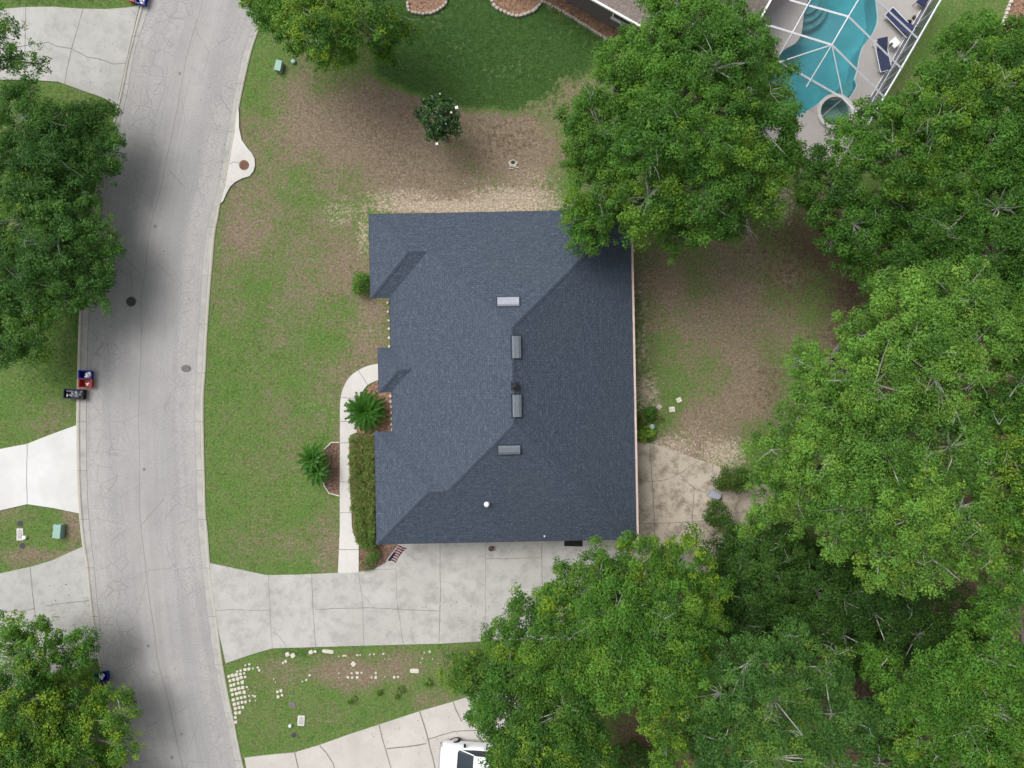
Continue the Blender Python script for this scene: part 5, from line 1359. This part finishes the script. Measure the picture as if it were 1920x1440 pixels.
def palm(label, loc, h, fronds, meshes, name, rings, heads=((0, 0, 0),)):
    root = thing(name, label, 'palm', loc)
    g = random.Random(len(label))
    t = MB()
    for hx_, hy_, hz in heads: t.lathe((hx_, hy_, 0), [(.16, 0), (.15, (h + hz) * .5), (.17, h + hz - .05), (.08, h + hz + .08), (0, h + hz + .12)], 10)
    t.obj('trunk', M['bark'], root)
    for hx_, hy_, hz in heads:
        for ring, (n, tilt, sc) in enumerate(rings):
            for i in range(n):
                o = bpy.data.objects.new('frond', meshes[(i + ring) % len(meshes)]); C.objects.link(o); o.parent = root
                o.location = (hx_, hy_, h + hz); a = 2 * math.pi * (i + ring * .5) / n + g.uniform(-.08, .08)
                o.rotation_euler = (0, -R(tilt + g.uniform(-6, 6)), a); k = sc * g.uniform(.9, 1.06); o.scale = (k, k, k)
    return root
FM = [frond_mesh(1.55, .20, .30, 26, s) for s in range(3)]
palm('round dark green sago palm beside the curve of the walkway', W(689, 770, .0) + Vector((.05, -.0, 0)), .75, 0, FM, 'sago_palm', [(20, -4, 1.0), (17, 22, .92), (12, 44, .78), (7, 66, .55)])
FM2 = [frond_mesh(1.12, .14, .24, 22, s + 7) for s in range(3)]
palm('spiky two-headed palm in the bed left of the walkway', W(600, 870), .8, 0, FM2, 'palm', [(13, 0, 1.0), (10, 30, .85), (6, 58, .6)], heads=((-.15, .45, .25), (.08, -.30, .1)))
tree_b = MB()

# the dead hanging branch south-east of the big oak
gr = random.Random(3); db_ = thing('fallen_branch', 'bare pale branch lying on the brown soil below the big oak', 'branch', W(1402, 440))
mb2 = MB()
def twig(p, a, L_, r, depth):
    e = p + Vector((math.cos(a) * L_, math.sin(a) * L_, gr.uniform(-.02, .06))); mm = p.lerp(e, .5) + Vector((gr.uniform(-.06, .06), gr.uniform(-.06, .06), .04))
    mb2.tube([p, mm, e], [r, r * .75, r * .45], 5, caps=False)
    if depth:
        for s in (-1, 1, .2):
            if gr.random() < .85: twig(mm.lerp(e, gr.random()), a + s * gr.uniform(.35, .8), L_ * .7, r * .5, depth - 1)
twig(Vector((-.2, 1.2, .25)), R(-82), 1.1, .05, 3)
twig(Vector((.3, 1.4, .25)), R(25), 1.2, .035, 3)
mb2.obj('wood', M['twig'], db_)

# loose lawn tufts: short blades gathered in clumps over the lawns (uncountable)
def tufts():
    g = np.random.default_rng(4); N = 46000
    X = g.uniform(-33, 33, N); Y = g.uniform(-25, 25, N)
    px = 960 + X * 30; py = 720 - Y * 30
    ok = np.ones(N, bool)
    lawn = inside([(500,-60),(1140,-60),(1180,110),(1060,230),(1050,395),(690,395),(690,560),(733,562),(733,650),(709,655),(705,680),(665,695),(640,725),(634,1070),(500,1074),(396,1050),(388,900),(384,800),(392,640),(402,500),(416,400),(440,345),(482,320),(470,270),(450,240),(460,190),(478,100)], px, py)
    lawn |= inside([(430,1246),(511,1219),(900,1207),(880,1300),(787,1328),(600,1392),(459,1415)], px, py)
    lawn |= inside([(-40,160),(50,154),(150,172),(215,195),(170,350),(148,560),(144,790),(52,828),(-40,846)], px, py)
    lawn |= inside([(-40,965),(52,949),(146,965),(152,1020),(60,1058),(-40,1080)], px, py)
    lawn |= inside([(1200,420),(1600,380),(1640,560),(1450,720),(1400,880),(1240,830),(1240,740),(1200,700)], px, py)
    X, Y, px, py = X[lawn], Y[lawn], px[lawn], py[lawn]
    # fewer on bare soil
    ix = np.clip(np.round((X + 40) / .25).astype(int) + 6, 0, nx - 1); iy = np.clip(np.round((Y + 32) / .25).astype(int) + 6, 0, ny - 1)
    dd = dry[iy, ix]; ss = sand[iy, ix]
    keep = g.random(len(X)) > np.clip(dd * .55 + ss * .9, 0, .93)
    X, Y, dd = X[keep], Y[keep], dd[keep]; lu = lush[iy, ix][keep]
    n = len(X); K = 5
    P = np.repeat(np.stack([X, Y, np.zeros(n)], 1), K, 0) + np.concatenate([g.normal(size=(n * K, 2)) * .055, np.zeros((n * K, 1))], 1)
    a = g.uniform(0, 6.28, n * K); L_ = g.uniform(.05, .12, n * K); hgt = g.uniform(.02, .065, n * K)
    t_ = np.stack([np.cos(a), np.sin(a), 0 * a], 1); s_ = np.stack([-np.sin(a), np.cos(a), 0 * a], 1) * .011
    e = P + t_ * L_[:, None] + np.stack([0 * a, 0 * a, hgt], 1)
    V = np.stack([P - s_, P + s_, e], 1).reshape(-1, 3); F = np.arange(len(V)).reshape(-1, 3)
    me = bpy.data.meshes.new('grass'); fast_mesh(me, V, F)
    attr(me, 'tone', np.clip(np.repeat(.75 - lu * .9, K) + g.normal(size=n * K) * .25, 0, 1), 'FACE')  # blades darken with the same mask of deep turf and painted shade
    attr(me, 'warm', np.clip((np.repeat(dd, K) * 1.2 + g.normal(size=n * K) * .45) * (1 - np.clip(np.repeat(lu, K), 0, 1)), 0, 1), 'FACE')
    me.materials.append(M['blade'])
    o = bpy.data.objects.new('grass', me); C.objects.link(o); o['kind'] = 'stuff'; o['label'] = 'short patchy lawn grass with dry straw tufts'; o['category'] = 'grass'
M['blade'] = leafmat('grass_blade', (.030, .075, .014), (.095, .145, .035), (.24, .20, .10), .2, .7)
tufts()

def litter_leaves():
    g = np.random.default_rng(8); n = 1300
    c = np.array([[1290,930,60,50],[1280,860,60,20],[1000,1120,90,50],[860,1160,70,30],[800,1370,60,30],[300,380,60,160],[250,1250,50,120],[420,300,16,60],[540,170,80,60],[1330,560,90,110],[1380,460,90,50],[640,230,120,70],[160,1130,40,50],[200,130,40,60],[1120,1030,60,12]], float)
    k = g.integers(0, len(c), n); px = c[k, 0] + g.normal(size=n) * c[k, 2]; py = c[k, 1] + g.normal(size=n) * c[k, 3]
    ok = ~((px > 690) & (px < 1192) & (py > 392) & (py < 1022)) & ~((px > 1400) & (py < 260)); px, py = px[ok], py[ok]; n = len(px)
    P = np.stack([(px - 960) / 30, (720 - py) / 30, np.full(n, .10)], 1); a = g.uniform(0, 6.28, n); s = g.uniform(.02, .045, n)
    t_ = np.stack([np.cos(a) * s, np.sin(a) * s, g.normal(size=n) * .008], 1); b_ = np.stack([-np.sin(a) * s * .5, np.cos(a) * s * .5, g.normal(size=n) * .008], 1)
    V = np.stack([P - t_, P - b_, P + t_, P + b_], 1).reshape(-1, 3)
    me = bpy.data.meshes.new('leaf_litter'); fast_mesh(me, V, np.arange(len(V)).reshape(-1, 4)); me.materials.append(M['dead_leaf'])
    o = bpy.data.objects.new('leaf_litter', me); C.objects.link(o); tag(o, 'fallen brown leaves strewn on paving, road edge and soil', 'leaf litter', kind='stuff')
M['dead_leaf'] = plain('dead_leaf', (.20, .14, .085), .9, .5, 3)
litter_leaves()
